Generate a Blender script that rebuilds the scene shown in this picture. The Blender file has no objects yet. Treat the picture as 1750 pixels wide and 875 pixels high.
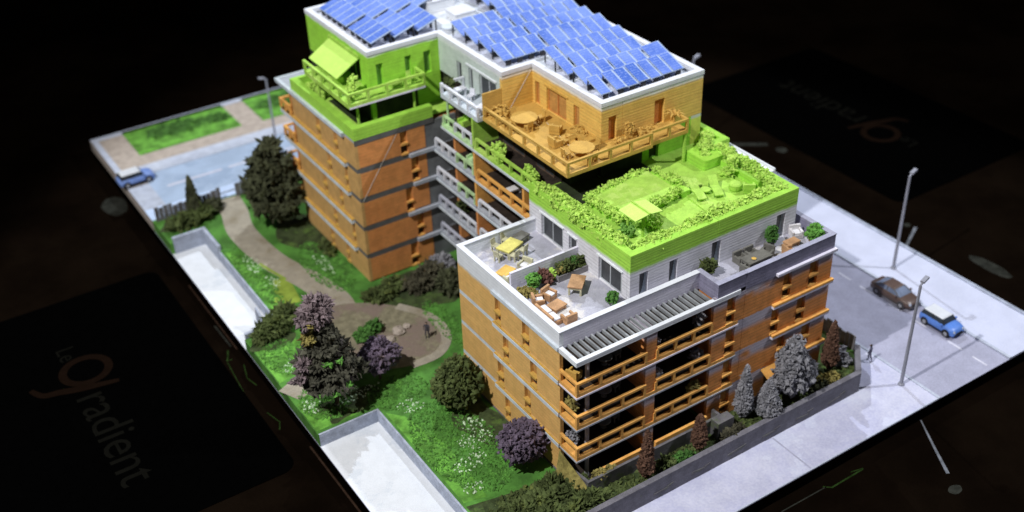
import bpy, bmesh, math, random
import numpy as np
from mathutils import Vector, Matrix, Euler

# ------------------------------------------------------------------ basics
S = 0.02                       # the thing is a 1:50 model: everything below is in building metres, scaled by S at the end
R = math.radians
sc = bpy.context.scene
col = sc.collection
rng = random.Random(7)

# ------------------------------------------------------------------ camera
cam_d = bpy.data.cameras.new('camera')
cam = bpy.data.objects.new('camera', cam_d)
col.objects.link(cam)
cam.location = (-36.7095*S, -50.7961*S, 62.2748*S)
cam.rotation_euler = (0.985974, 0.0325878, -0.5786134)
cam_d.sensor_width = 36.0
cam_d.lens = 36.0*1999.44/1750.0
cam_d.shift_x = 4.24/1750.0
cam_d.clip_start = 0.01
cam_d.clip_end = 50.0
cam_d.dof.use_dof = True
cam_d.dof.focus_distance = 84.0*S
cam_d.dof.aperture_fstop = 2.7
sc.camera = cam

# ------------------------------------------------------------------ light: dark room, three projectors
w = bpy.data.worlds.new('World'); sc.world = w; w.use_nodes = True
w.node_tree.nodes['Background'].inputs[0].default_value = (0.72, 0.74, 0.85, 1)
w.node_tree.nodes['Background'].inputs[1].default_value = 0.075

def projector(name, direction, target, dist, E, colour, size, cone, blend=0.25):
    d = Vector(direction).normalized()
    ld = bpy.data.lights.new(name, 'SPOT')
    ld.energy = E*4*math.pi*(dist*S)**2
    ld.color = colour
    ld.shadow_soft_size = size*S
    ld.spot_size = R(cone); ld.spot_blend = blend
    o = bpy.data.objects.new(name, ld); col.objects.link(o)
    o.location = (Vector(target)+d*dist)*S
    o.rotation_euler = (-d).to_track_quat('-Z', 'Y').to_euler()
    return o
projector('projector_left', (-7.5, -2.7, 10.3), (10, 24, 4), 150, 2.8, (1.0, 0.985, 0.96), 1.0, 46)
projector('projector_right', (1.0, -0.75, 1.45), (14, 22, 4), 150, 1.3, (0.93, 0.95, 1.0), 1.0, 46)
projector('projector_back', (0.41, 0.91, 1.25), (16, 26, 4), 150, 1.75, (0.86, 0.92, 1.0), 0.8, 46)

sc.view_settings.view_transform = 'Standard'
sc.view_settings.look = 'None'
sc.view_settings.gamma = 1.0
sc.view_settings.use_curve_mapping = False
sc.view_settings.exposure = 0.0
sc.render.resolution_x = 1024; sc.render.resolution_y = 512

# ------------------------------------------------------------------ materials
def lin(r, g, b):
    f = lambda u: (u/255/12.92) if u/255 <= .04045 else ((u/255+.055)/1.055)**2.4
    return (f(r), f(g), f(b))
MATS = {}
def _pos(nt):
    g = nt.nodes.new('ShaderNodeNewGeometry')
    m = nt.nodes.new('ShaderNodeVectorMath'); m.operation = 'SCALE'
    m.inputs['Scale'].default_value = 1.0/S
    nt.links.new(g.outputs['Position'], m.inputs[0])
    return m.outputs[0]
def _noise(nt, vec, scale, detail=4, rough=.6):
    n = nt.nodes.new('ShaderNodeTexNoise'); n.inputs['Scale'].default_value = scale
    n.inputs['Detail'].default_value = detail; n.inputs['Roughness'].default_value = rough
    nt.links.new(vec, n.inputs['Vector']); return n.outputs['Fac']
def _math(nt, op, a, b=None, c=None, clamp=False):
    n = nt.nodes.new('ShaderNodeMath'); n.operation = op; n.use_clamp = clamp
    for i, v in enumerate((a, b, c)):
        if v is None: continue
        if isinstance(v, (int, float)): n.inputs[i].default_value = v
        else: nt.links.new(v, n.inputs[i])
    return n.outputs[0]
def _mapr(nt, v, a, b, c=0., d=1.):
    n = nt.nodes.new('ShaderNodeMapRange'); n.interpolation_type = 'SMOOTHSTEP'
    nt.links.new(v, n.inputs['Value'])
    n.inputs['From Min'].default_value = a; n.inputs['From Max'].default_value = b
    n.inputs['To Min'].default_value = c; n.inputs['To Max'].default_value = d
    return n.outputs[0]
def _mix(nt, fac, a, b, mode='MIX'):
    n = nt.nodes.new('ShaderNodeMix'); n.data_type = 'RGBA'; n.blend_type = mode; n.clamp_result = False
    if isinstance(fac, (int, float)): n.inputs['Factor'].default_value = fac
    else: nt.links.new(fac, n.inputs['Factor'])
    for i, v in (('A', a), ('B', b)):
        s = [q for q in n.inputs if q.name == i and q.type == 'RGBA'][0]
        if isinstance(v, tuple): s.default_value = (*v[:3], 1)
        else: nt.links.new(v, s)
    return [q for q in n.outputs if q.type == 'RGBA'][0]
def mat(name, base, rough=.75, var=.16, nscale=1.2, lines=.5, bump=.25, spec=.3, fine=9., zfade=None, period=None,
        blotch=None, metallic=0., streak=.03, courses=0.):
    """printed plastic: mottled colour, horizontal layer lines as fine relief.
    zfade = (z0, z1, colour above);  period = (f0, f1, colour) repeating every 3 m storey;  blotch = (scale, lo, hi, colour)"""
    if name in MATS: return MATS[name]
    m = bpy.data.materials.new(name); m.use_nodes = True; nt = m.node_tree
    b = nt.nodes['Principled BSDF']
    p = _pos(nt)
    n1 = _noise(nt, p, nscale, 5)
    f1 = _mapr(nt, n1, .32, .68)
    d = tuple(max(0, v*(1-var)) for v in base); u = tuple(min(1, v*(1+var*.7)) for v in base)
    c = _mix(nt, f1, d, u)
    sep = nt.nodes.new('ShaderNodeSeparateXYZ'); nt.links.new(p, sep.inputs[0])
    if zfade or period:
        zz = _math(nt, 'ADD', sep.outputs['Z'], _math(nt, 'MULTIPLY', _math(nt, 'SUBTRACT', _noise(nt, p, .9, 3), .5), .35))
    if zfade:  # projector spill painted into the colour as a fade with height
        c = _mix(nt, _mapr(nt, zz, zfade[0], zfade[1]), c, zfade[2])
    if period:  # misaligned projector light painted as a grey band in every storey
        fr = _math(nt, 'FRACT', _math(nt, 'DIVIDE', _math(nt, 'ADD', zz, 30.0), 3.0))
        ff = _math(nt, 'MULTIPLY', _mapr(nt, fr, period[0], period[1]), _mapr(nt, _noise(nt, p, .40, 2), .30, .46))
        c = _mix(nt, ff, c, period[2])
    if blotch:
        c = _mix(nt, _mapr(nt, _noise(nt, p, blotch[0], 6, .7), blotch[1], blotch[2]), c, blotch[3])
    c = _mix(nt, .13 if fine > 6 else .07, c, _mix(nt, _mapr(nt, _noise(nt, p, fine*1.3, 2), .3, .7), (0, 0, 0), (1, 1, 1)), 'OVERLAY')
    # streaks along the layers
    if streak:
        mp = nt.nodes.new('ShaderNodeMapping'); mp.inputs['Scale'].default_value = (.25, .25, 9.)
        nt.links.new(p, mp.inputs['Vector'])
        st = _noise(nt, mp.outputs[0], 1., 3, .7)
        c = _mix(nt, streak*2, c, _mix(nt, _mapr(nt, st, .3, .7), (0, 0, 0), (1, 1, 1)), 'OVERLAY')
    if courses:
        s0 = _math(nt, 'SINE', _math(nt, 'MULTIPLY', sep.outputs['Z'], 2*math.pi/.32))
        k0 = _math(nt, 'MULTIPLY', _mapr(nt, s0, .45, 1.0), _mapr(nt, _noise(nt, p, 1.1, 3), .3, .6, courses*.4, courses))
        c = _mix(nt, k0, c, (0, 0, 0))
    nt.links.new(c, b.inputs['Base Color'])
    b.inputs['Roughness'].default_value = rough
    b.inputs['Specular IOR Level'].default_value = spec
    b.inputs['Metallic'].default_value = metallic
    h = _math(nt, 'MULTIPLY', _noise(nt, p, fine, 3), .7)
    if lines:
        sn = _math(nt, 'SINE', _math(nt, 'MULTIPLY', sep.outputs['Z'], 2*math.pi/.24))
        h = _math(nt, 'ADD', h, _math(nt, 'MULTIPLY', sn, .18*lines))
    bp = nt.nodes.new('ShaderNodeBump'); bp.inputs['Strength'].default_value = bump
    bp.inputs['Distance'].default_value = .12*S
    nt.links.new(h, bp.inputs['Height']); nt.links.new(bp.outputs[0], b.inputs['Normal'])
    MATS[name] = m
    return m

GREY = lin(168, 166, 186)
M = {}  # building hues stand in for the projected colours, differing from face to face
M['ochre'] = mat('ochre_print', (.56, .345, .080), var=.10, blotch=(.5, .52, .75, (.52, .31, .07)))
M['ochre_left'] = mat('ochre_facade', (.72, .43, .145), var=.10, zfade=(11.35, 11.75, (.62, .68, .72)), blotch=(.4, .5, .8, (.64, .38, .12)), courses=0.1)
M['ochre_wing'] = mat('ochre_wing_facade', (.58, .345, .125), var=.14, blotch=(.3, .5, .8, (.48, .28, .10)))
M['orange'] = mat('orange_facade', (.74, .30, .085), var=.14, zfade=(10.95, 11.75, (.24, .22, .28)), period=(.52, .76, (.50, .46, .53)), streak=.03, lines=.9, courses=0.24)
M['orange_wing'] = mat('orange_wing_facade', (.70, .285, .09), var=.14, blotch=(.28, .5, .8, (.66, .24, .07)), courses=0.12)
M['orange_rail'] = mat('orange_balcony', (.76, .39, .10), var=.14)
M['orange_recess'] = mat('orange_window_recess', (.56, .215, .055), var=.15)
M['ochre_top'] = mat('ochre_top_storey', (.77, .50, .125), var=.09, zfade=(20.75, 21.15, (.74, .78, .80)), streak=.03, lines=.9, courses=0.2)
M['ochre_door'] = mat('ochre_door', (.50, .265, .075), var=.15)
M['lime'] = mat('lime_print', (.37, .615, .090), var=.14, blotch=(.35, .54, .62, (.46, .68, .14)))
M['lime_wall'] = mat('lime_wall', (.33, .67, .058), var=.10, zfade=(20.95, 21.2, (.70, .78, .68)), courses=0.1)
M['lime_parapet'] = mat('lime_parapet', (.37, .70, .078), var=.08, lines=.9, streak=.03, courses=0.2)
M['lime_dark'] = mat('lime_recess', (.16, .34, .06), var=.2)
M['lime_plant'] = mat('lime_plant', (.44, .68, .115), var=.3, nscale=3., lines=0, bump=.5, blotch=(2.2, .5, .75, (.42, .56, .10)))
M['storey_white'] = mat('white_storey_wall', (.72, .72, .78), var=.08, zfade=(14.35, 14.75, (.36, .69, .075)), lines=1., streak=.03, courses=0.22)
M['parapet_white'] = mat('white_parapet', (.74, .77, .82), var=.05, courses=0.08)
M['parapet_lilac'] = mat('lilac_parapet', (.72, .70, .82), var=.08)
M['parapet_dark'] = mat('slate_parapet', (.25, .24, .34), var=.16, streak=.03, courses=0.18)
M['coping'] = mat('white_coping', (.68, .70, .76), var=.04, streak=.03)
M['wall_white'] = mat('white_grey_wall', (.52, .59, .56), var=.08, zfade=(20.9, 21.2, (.72, .76, .76)))
M['deck_roof'] = mat('roof_deck', (.56, .60, .66), var=.18, lines=0, blotch=(.35, .45, .6, (.70, .72, .76)))
M['deck_terrace'] = mat('terrace_deck', (.42, .42, .50), var=.12, lines=0, blotch=(.32, .50, .60, (.60, .58, .58)))
M['slab'] = mat('grey_slab', (.40, .43, .49), var=.12)
M['slab_light'] = mat('pale_slab', (.58, .64, .70), var=.10)
M['band'] = mat('dark_band', (.115, .115, .115), var=.15)
M['grey_strip'] = mat('grey_strip_wall', (.16, .17, .18), var=.2)
M['rail_white'] = mat('white_rail', (.72, .74, .82), var=.08)
M['rail_grey'] = mat('grey_rail', (.48, .50, .60), var=.12)
M['mint'] = mat('pale_green_rail', (.50, .72, .38), var=.25)
M['slat'] = mat('pergola_grey', (.27, .285, .30), var=.2)
M['coping_dark'] = mat('slate_coping', (.33, .33, .43), var=.12)
M['umber'] = mat('leaf_dark_umber', (.075, .074, .054), rough=.9, var=.45, nscale=.9, lines=0, streak=0, spec=.15, blotch=(.55, .56, .7, (.12, .10, .105)))
M['brown_frame'] = mat('brown_frame', (.12, .075, .05), var=.3, lines=0)
M['seam'] = mat('light_seam', (.80, .76, .70), var=.2, lines=0, streak=0)
M['lawn_olive'] = mat('lawn_olive', (.060, .10, .026), rough=.95, var=.4, nscale=.8, lines=0, bump=.6, fine=4., streak=0)
M['dark'] = mat('dark_interior', (.026, .018, .0135), var=.4, lines=0)  # near black painted in for interiors the projectors leave unlit
M['darkgreen'] = mat('dark_green_interior', (.020, .028, .011), var=.4, lines=0)  # dark green painted in for the unlit recessed storey
M['pane'] = mat('dark_pane', (.045, .05, .055), rough=.35, var=.3, lines=0, spec=.5)
M['light_spill'] = mat('pale_light_spill', (.34, .40, .45), var=.2, lines=0)
M['frame_grey'] = mat('grey_frame', (.42, .45, .48), var=.1)
M['column'] = mat('grey_column', (.42, .42, .46), var=.15)
M['concrete'] = mat('garden_wall', (.155, .15, .175), var=.18, streak=.03, blotch=(1.1, .62, .75, (.10, .13, .06)))
M['basewall'] = mat('terrace_wall', (.13, .125, .135), var=.25, blotch=(.8, .52, .7, (.10, .13, .05)))
M['sidewalk'] = mat('sidewalk', (.51, .52, .67), rough=.85, var=.07, lines=0, nscale=.35, blotch=(.16, .55, .6, (.56, .58, .72)), fine=4, streak=.05)
M['sidewalk_far'] = mat('far_sidewalk', (.56, .59, .74), rough=.85, var=.07, lines=0, nscale=.3, streak=0)
M['road'] = mat('road_lilac', (.37, .375, .49), rough=.85, var=.10, lines=0, nscale=.5, streak=0)
M['road_blue'] = mat('road_blue', (.38, .48, .64), rough=.85, var=.10, lines=0, nscale=.3, streak=0, blotch=(.22, .5, .6, (.31, .40, .55)))
M['pave_blue'] = mat('pavement_blue', (.52, .64, .86), rough=.85, var=.08, lines=0, streak=0)
M['pave_brown'] = mat('pavement_brown', (.42, .36, .31), rough=.9, var=.15, lines=0, streak=0)
M['kerb'] = mat('kerb', (.46, .50, .60), var=.1, lines=0)
M['marking'] = mat('road_paint', (.62, .62, .72), var=.1, lines=0)
M['pad'] = mat('white_pad', (.70, .73, .78), rough=.8, var=.04, lines=0, streak=0, blotch=(.2, .54, .60, (.62, .66, .72)))
M['padwall'] = mat('pad_wall', (.38, .42, .52), var=.2, streak=.03)
M['lawn'] = mat('lawn', (.078, .225, .035), rough=.9, var=.45, nscale=.45, lines=0, bump=.6, fine=5., streak=0, blotch=(.9, .5, .72, (.045, .14, .022)))
M['lawn_bright'] = mat('lawn_bright', (.12, .32, .042), rough=.9, var=.5, nscale=.8, lines=0, bump=.6, fine=5., streak=0)
M['lawn_yellow'] = mat('lawn_yellow', (.26, .36, .05), rough=.9, var=.2, lines=0, bump=.5, fine=5., streak=0)
M['soil'] = mat('dark_bed', (.045, .065, .022), rough=.95, var=.5, nscale=1.0, lines=0, bump=.6, fine=4., streak=0, blotch=(.7, .52, .7, (.085, .15, .03)))
M['path'] = mat('path', (.36, .325, .26), rough=.9, var=.14, lines=0, streak=0, blotch=(.3, .5, .66, (.25, .215, .15)), bump=.5)
M['plaza'] = mat('plaza_gravel', (.225, .205, .135), rough=.95, var=.25, nscale=1.6, lines=0, streak=0, bump=.4, blotch=(.16, .46, .56, (.22, .17, .14)))
M['flower'] = mat('white_flowers', (.62, .78, .55), var=.2, lines=0, streak=0)
M['grass'] = mat('grass_blades', (.085, .235, .035), var=.5, nscale=1.5, lines=0, streak=0)
M['solar'] = None
M['solar_frame'] = mat('solar_frame', (.36, .46, .66), var=.15, lines=0, streak=0)
M['steel'] = mat('rack_dark', (.04, .04, .045), var=.3, lines=0)
M['lamp'] = mat('lamp_grey', (.30, .31, .37), var=.1, lines=0, rough=.55)
M['table_black'] = mat('table_black', (.0042, .0026, .0016), rough=.65, var=.35, nscale=.12, lines=0, streak=0, spec=0.0, bump=.03)
M['base_black'] = mat('base_black', (.0022, .0015, .0010), rough=.6, var=.2, lines=0, streak=0, spec=0.0, bump=.02)
M['panel_black'] = mat('panel_black', (.0006, .0006, .0006), rough=.55, var=.1, lines=0, streak=0, spec=0.0, bump=.01)
M['logo_grey'] = mat('logo_grey', (.0040, .0039, .0031), rough=.6, var=.1, lines=0, streak=0, spec=0.0)
M['logo_orange'] = mat('logo_orange', (.0062, .0034, .0022), rough=.6, var=.1, lines=0, streak=0, spec=0.0)
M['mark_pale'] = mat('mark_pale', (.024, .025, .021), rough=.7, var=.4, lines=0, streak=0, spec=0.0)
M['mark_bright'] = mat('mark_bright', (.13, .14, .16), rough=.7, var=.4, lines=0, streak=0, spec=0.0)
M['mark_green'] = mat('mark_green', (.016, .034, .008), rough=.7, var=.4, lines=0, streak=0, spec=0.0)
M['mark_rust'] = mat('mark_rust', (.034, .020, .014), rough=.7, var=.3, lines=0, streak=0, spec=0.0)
M['leaf_dark'] = mat('leaf_dark', (.068, .074, .040), rough=.9, var=.5, nscale=.9, lines=0, streak=0, spec=.15, blotch=(.7, .58, .72, (.085, .105, .035)))
M['leaf_bark'] = mat('leaf_brownish', (.075, .070, .045), rough=.9, var=.45, nscale=.9, lines=0, streak=0, spec=.15, blotch=(.6, .58, .7, (.20, .14, .06)))
M['leaf_olive'] = mat('leaf_olive', (.080, .105, .035), rough=.9, var=.5, nscale=.9, lines=0, streak=0, spec=.15, blotch=(.8, .55, .7, (.16, .19, .05)))
M['leaf_mid'] = mat('leaf_mid', (.065, .165, .035), rough=.9, var=.4, nscale=1.5, lines=0, streak=0, spec=.15)
M['leaf_bright'] = mat('leaf_bright', (.12, .31, .055), rough=.85, var=.35, nscale=2.5, lines=0, streak=0, spec=.2)
M['leaf_lilac'] = mat('leaf_lilac', (.20, .155, .165), rough=.9, var=.35, nscale=1.5, lines=0, streak=0, spec=.15)
M['leaf_purple'] = mat('leaf_purple', (.135, .105, .15), rough=.9, var=.35, nscale=1.4, lines=0, streak=0, spec=.15, blotch=(.9, .55, .75, (.17, .12, .10)))
M['leaf_silver'] = mat('leaf_silver', (.235, .235, .26), rough=.85, var=.4, nscale=2., lines=0, streak=0, spec=.2, blotch=(.8, .56, .72, (.13, .12, .12)))
M['leaf_rust'] = mat('leaf_rust', (.115, .062, .042), rough=.9, var=.4, nscale=2., lines=0, streak=0, spec=.15)
M['leaf_yellow'] = mat('leaf_yellow', (.26, .22, .07), rough=.9, var=.4, nscale=2., lines=0, streak=0, spec=.15)
M['leaf_red'] = mat('leaf_red', (.13, .062, .05), rough=.9, var=.4, nscale=2., lines=0, streak=0, spec=.15)
M['trunk'] = mat('trunk_bark', (.10, .075, .055), rough=.95, var=.3, lines=0)
M['fence'] = mat('fence_slate', (.15, .145, .155), var=.35, lines=0)
M['pot_grey'] = mat('pot_grey', (.24, .23, .25), var=.15)
M['furn_grey'] = mat('furniture_grey', (.16, .155, .14), var=.2)
M['furn_cream'] = mat('furniture_cream', (.46, .44, .30), var=.2)
M['furn_yellow'] = mat('tabletop_yellow', (.66, .60, .17), var=.2)
M['furn_orange'] = mat('furniture_orange', (.47, .27, .14), var=.2)
M['furn_white'] = mat('furniture_white', (.66, .64, .66), var=.12)
M['cushion'] = mat('cushion_white', (.72, .72, .76), var=.1, lines=0)
M['mustard'] = mat('mustard_top', (.66, .42, .10), var=.15)
M['car_brown'] = mat('car_brown', (.10, .065, .055), rough=.35, var=.1, lines=0, streak=0, spec=.5, bump=.03)
M['car_brown_side'] = mat('car_grey_trim', (.085, .08, .085), rough=.4, var=.1, lines=0, streak=0, bump=.03)
M['car_blue'] = mat('car_blue', (.10, .23, .66), rough=.35, var=.1, lines=0, streak=0, spec=.5, bump=.03)
M['car_pale'] = mat('car_pale_blue', (.20, .31, .68), rough=.4, var=.1, lines=0, streak=0, bump=.03)
M['car_white'] = mat('car_white', (.66, .69, .74), rough=.4, var=.05, lines=0, streak=0, bump=.03)
M['car_glass'] = mat('car_glass', (.035, .045, .06), rough=.2, var=.2, lines=0, streak=0, spec=.6, bump=.02)
M['car_glass_pale'] = mat('car_glass_pale', (.16, .20, .30), rough=.25, var=.25, lines=0, streak=0, spec=.5, bump=.02)
M['tyre'] = mat('tyre', (.018, .018, .02), rough=.8, var=.2, lines=0, streak=0)
M['rim'] = mat('rim', (.32, .33, .37), rough=.4, var=.1, lines=0, streak=0)
M['headlight'] = mat('headlight_glass', (.42, .47, .55), rough=.25, var=.1, lines=0, streak=0)
M['person_dark'] = mat('clothes_dark', (.07, .065, .085), var=.3, lines=0)
M['person_blue'] = mat('clothes_slate', (.10, .10, .15), var=.3, lines=0)
M['skin'] = mat('skin', (.34, .22, .17), var=.1, lines=0)
M['hair'] = mat('hair', (.04, .03, .025), var=.2, lines=0)

def solar_mat():
    m = bpy.data.materials.new('solar_cells'); m.use_nodes = True; nt = m.node_tree
    b = nt.nodes['Principled BSDF']
    tc = nt.nodes.new('ShaderNodeTexCoord')
    p = _pos(nt)
    n1 = _mapr(nt, _noise(nt, p, .16, 2), .38, .62)
    oi = nt.nodes.new('ShaderNodeObjectInfo')
    n1 = _math(nt, 'ADD', _math(nt, 'MULTIPLY', n1, .75), _math(nt, 'MULTIPLY', oi.outputs['Random'], .35))
    c = _mix(nt, n1, (.060, .140, .53), (.175, .275, .75))
    sp = nt.nodes.new('ShaderNodeSeparateXYZ'); nt.links.new(tc.outputs['UV'], sp.inputs[0])
    fu = _math(nt, 'FRACT', _math(nt, 'MULTIPLY', sp.outputs['X'], 4.0)); fv = _math(nt, 'FRACT', _math(nt, 'MULTIPLY', sp.outputs['Y'], 8.0))
    l = _math(nt, 'MAXIMUM', _math(nt, 'GREATER_THAN', fu, .90), _math(nt, 'GREATER_THAN', fv, .84))
    g = _math(nt, 'MULTIPLY', l, _mapr(nt, _noise(nt, p, 3.5, 2), .42, .58, .0, .75))
    c = _mix(nt, g, c, (.32, .44, .84))
    nt.links.new(c, b.inputs['Base Color'])
    b.inputs['Roughness'].default_value = .42; b.inputs['Specular IOR Level'].default_value = .35
    return m
M['solar'] = solar_mat()

# ------------------------------------------------------------------ mesh helpers
class MB:
    def __init__(s): s.v = []; s.f = []
    def add(s, vs, fs):
        o = len(s.v); s.v.extend(vs); s.f.extend([tuple(i+o for i in f) for f in fs]); return s
    def box(s, x0, x1, y0, y1, z0, z1):
        return s.add([(x0,y0,z0),(x1,y0,z0),(x1,y1,z0),(x0,y1,z0),(x0,y0,z1),(x1,y0,z1),(x1,y1,z1),(x0,y1,z1)],
                     [(3,2,1,0),(4,5,6,7),(0,1,5,4),(1,2,6,5),(2,3,7,6),(3,0,4,7)])
    def obox(s, c, sx, sy, sz, rot=(0,0,0)):
        e = Euler(rot).to_matrix(); c = Vector(c); vs = []
        for dz in (-.5,.5):
            for dx, dy in ((-.5,-.5),(.5,-.5),(.5,.5),(-.5,.5)):
                vs.append(tuple(c + e @ Vector((dx*sx, dy*sy, dz*sz))))
        return s.add(vs, [(3,2,1,0),(4,5,6,7),(0,1,5,4),(1,2,6,5),(2,3,7,6),(3,0,4,7)])
    def prism(s, poly, z0, z1):
        n = len(poly)
        a = sum(poly[i][0]*poly[(i+1)%n][1]-poly[(i+1)%n][0]*poly[i][1] for i in range(n))
        if a < 0: poly = poly[::-1]
        vs = [(x,y,z0) for x,y in poly]+[(x,y,z1) for x,y in poly]
        return s.add(vs, [tuple(range(n))[::-1], tuple(range(n,2*n))]+[(i,(i+1)%n,(i+1)%n+n,i+n) for i in range(n)])
    def cyl(s, p0, p1, r0, r1=None, n=10):
        r1 = r0 if r1 is None else r1
        p0 = Vector(p0); p1 = Vector(p1); d = (p1-p0).normalized()
        a = d.orthogonal().normalized(); b = d.cross(a)
        vs = [tuple(p0+(a*math.cos(t)+b*math.sin(t))*r0) for t in [2*math.pi*i/n for i in range(n)]]
        vs += [tuple(p1+(a*math.cos(t)+b*math.sin(t))*r1) for t in [2*math.pi*i/n for i in range(n)]]
        return s.add(vs, [tuple(range(n))[::-1], tuple(range(n,2*n))]+[(i,(i+1)%n,(i+1)%n+n,i+n) for i in range(n)])
    def lathe(s, c, prof, n=14):
        vs = []; fs = []
        for r, z in prof:
            for i in range(n):
                t = 2*math.pi*i/n; vs.append((c[0]+r*math.cos(t), c[1]+r*math.sin(t), c[2]+z))
        for k in range(len(prof)-1):
            for i in range(n):
                j = (i+1) % n; fs.append((k*n+i, k*n+j, (k+1)*n+j, (k+1)*n+i))
        fs.append(tuple(range(n))[::-1]); fs.append(tuple(range((len(prof)-1)*n, len(prof)*n)))
        return s.add(vs, fs)
    def path(s, pts, t, z0, z1, closed=False):
        """wall of thickness t to the LEFT of an axis-aligned or general polyline, mitred"""
        n = len(pts); off = []
        P = [Vector((p[0], p[1])) for p in pts]
        def nrm(a, b): d = (b-a).normalized(); return Vector((-d.y, d.x))
        for i in range(n):
            ns = []
            if closed or i > 0: ns.append(nrm(P[i-1], P[i]))
            if closed or i < n-1: ns.append(nrm(P[i], P[(i+1) % n]))
            if len(ns) == 1: o = ns[0]*t
            else:
                bis = (ns[0]+ns[1]).normalized(); o = bis*(t/max(.2, bis.dot(ns[0])))
            off.append(P[i]+o)
        for i in range(n if closed else n-1):
            j = (i+1) % n
            a, b, c, d = P[i], P[j], off[j], off[i]
            vs = [(q.x,q.y,z0) for q in (a,b,c,d)]+[(q.x,q.y,z1) for q in (a,b,c,d)]
            fs = [(3,2,1,0),(4,5,6,7),(0,1,5,4),(2,3,7,6)]
            if not closed and i == 0: fs.append((3,0,4,7))
            if not closed and j == n-1: fs.append((1,2,6,5))
            s.add(vs, fs)
        return s
    def mesh(s, name, smooth=False, uv=False):
        m = bpy.data.meshes.new(name); m.from_pydata(s.v, [], s.f); m.update()
        if smooth: m.polygons.foreach_set('use_smooth', [True]*len(m.polygons))
        return m

def obj(name, mb, material, parent=None, smooth=False, loc=None, kind=None, label=None, bevel=0):
    me = mb if isinstance(mb, bpy.types.Mesh) else mb.mesh(name, smooth)
    o = bpy.data.objects.new(name, me)
    if material is not None and not me.materials:
        me.materials.append(material if not isinstance(material, str) else M[material])
    col.objects.link(o)
    if parent is not None: o.parent = parent
    if loc is not None: o.location = loc
    if kind: o['kind'] = kind
    if label: o['label'] = label
    if bevel:
        b = o.modifiers.new('edge', 'BEVEL'); b.width = bevel*S; b.segments = 2; b.limit_method = 'ANGLE'
    return o
def thing(name, label, cat, loc=(0,0,0), rz=0, group=None):
    o = bpy.data.objects.new(name, None); col.objects.link(o); o.empty_display_size = .01
    o.location = loc; o.rotation_euler = (0,0,rz)
    o['label'] = label; o['category'] = cat
    if group: o['group'] = group
    return o
def tag(o, label, cat, group=None):
    o['label'] = label; o['category'] = cat
    if group: o['group'] = group
    return o
def dup(root, loc, rz, label, group=None, scale=None):
    r = root.copy(); col.objects.link(r); r.location = loc; r.rotation_euler = (0,0,rz); r['label'] = label
    if group: r['group'] = group
    if scale: r.scale = scale
    for ch in list(root.children):
        c = ch.copy(); col.objects.link(c); c.parent = r
        for g in ch.children:
            d = g.copy(); col.objects.link(d); d.parent = c
    return r

# ---- foliage -------------------------------------------------------------
_oct_v = np.array([(1,0,0),(-1,0,0),(0,1,0),(0,-1,0),(0,0,1),(0,0,-1)], float)
_oct_f = np.array([(0,2,4),(2,1,4),(1,3,4),(3,0,4),(2,0,5),(1,2,5),(3,1,5),(0,3,5)])
def lumps(points, sizes, seed, flat=.55, normals=None):
    """many small faceted leaf clumps as one mesh"""
    g = np.random.default_rng(seed); n = len(points)
    q = g.normal(size=(n,4)); q /= np.linalg.norm(q, axis=1)[:,None]
    a,b,c,d = q.T
    Rm = np.stack([1-2*(c*c+d*d),2*(b*c-a*d),2*(b*d+a*c),2*(b*c+a*d),1-2*(b*b+d*d),2*(c*d-a*b),2*(b*d-a*c),2*(c*d+a*b),1-2*(b*b+c*c)],1).reshape(n,3,3)
    sc3 = np.stack([g.uniform(.8,1.3,n), g.uniform(.6,1.1,n), g.uniform(.35,.8,n)*flat*1.6],1)*np.asarray(sizes)[:,None]
    if normals is not None:
        # spiky: long axis along the outward direction, with scatter
        a_=np.asarray(normals)+g.normal(size=(n,3))*.45; a_/=np.linalg.norm(a_,axis=1)[:,None]
        t_=np.cross(a_,g.normal(size=(n,3))); t_/=np.linalg.norm(t_,axis=1)[:,None]
        Rm=np.stack([a_,t_,np.cross(a_,t_)],2); sc3=np.stack([g.uniform(.9,2.1,n),g.uniform(.55,1.0,n),g.uniform(.3,.6,n)],1)*np.asarray(sizes)[:,None]
    V = _oct_v[None]*sc3[:,None,:]*g.uniform(.75,1.25,(n,6,1))
    V = np.einsum('nij,nkj->nki', Rm, V)+np.asarray(points)[:,None,:]
    F = _oct_f[None]+(np.arange(n)*6)[:,None,None]
    return V.reshape(-1,3), F.reshape(-1,3)
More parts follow.
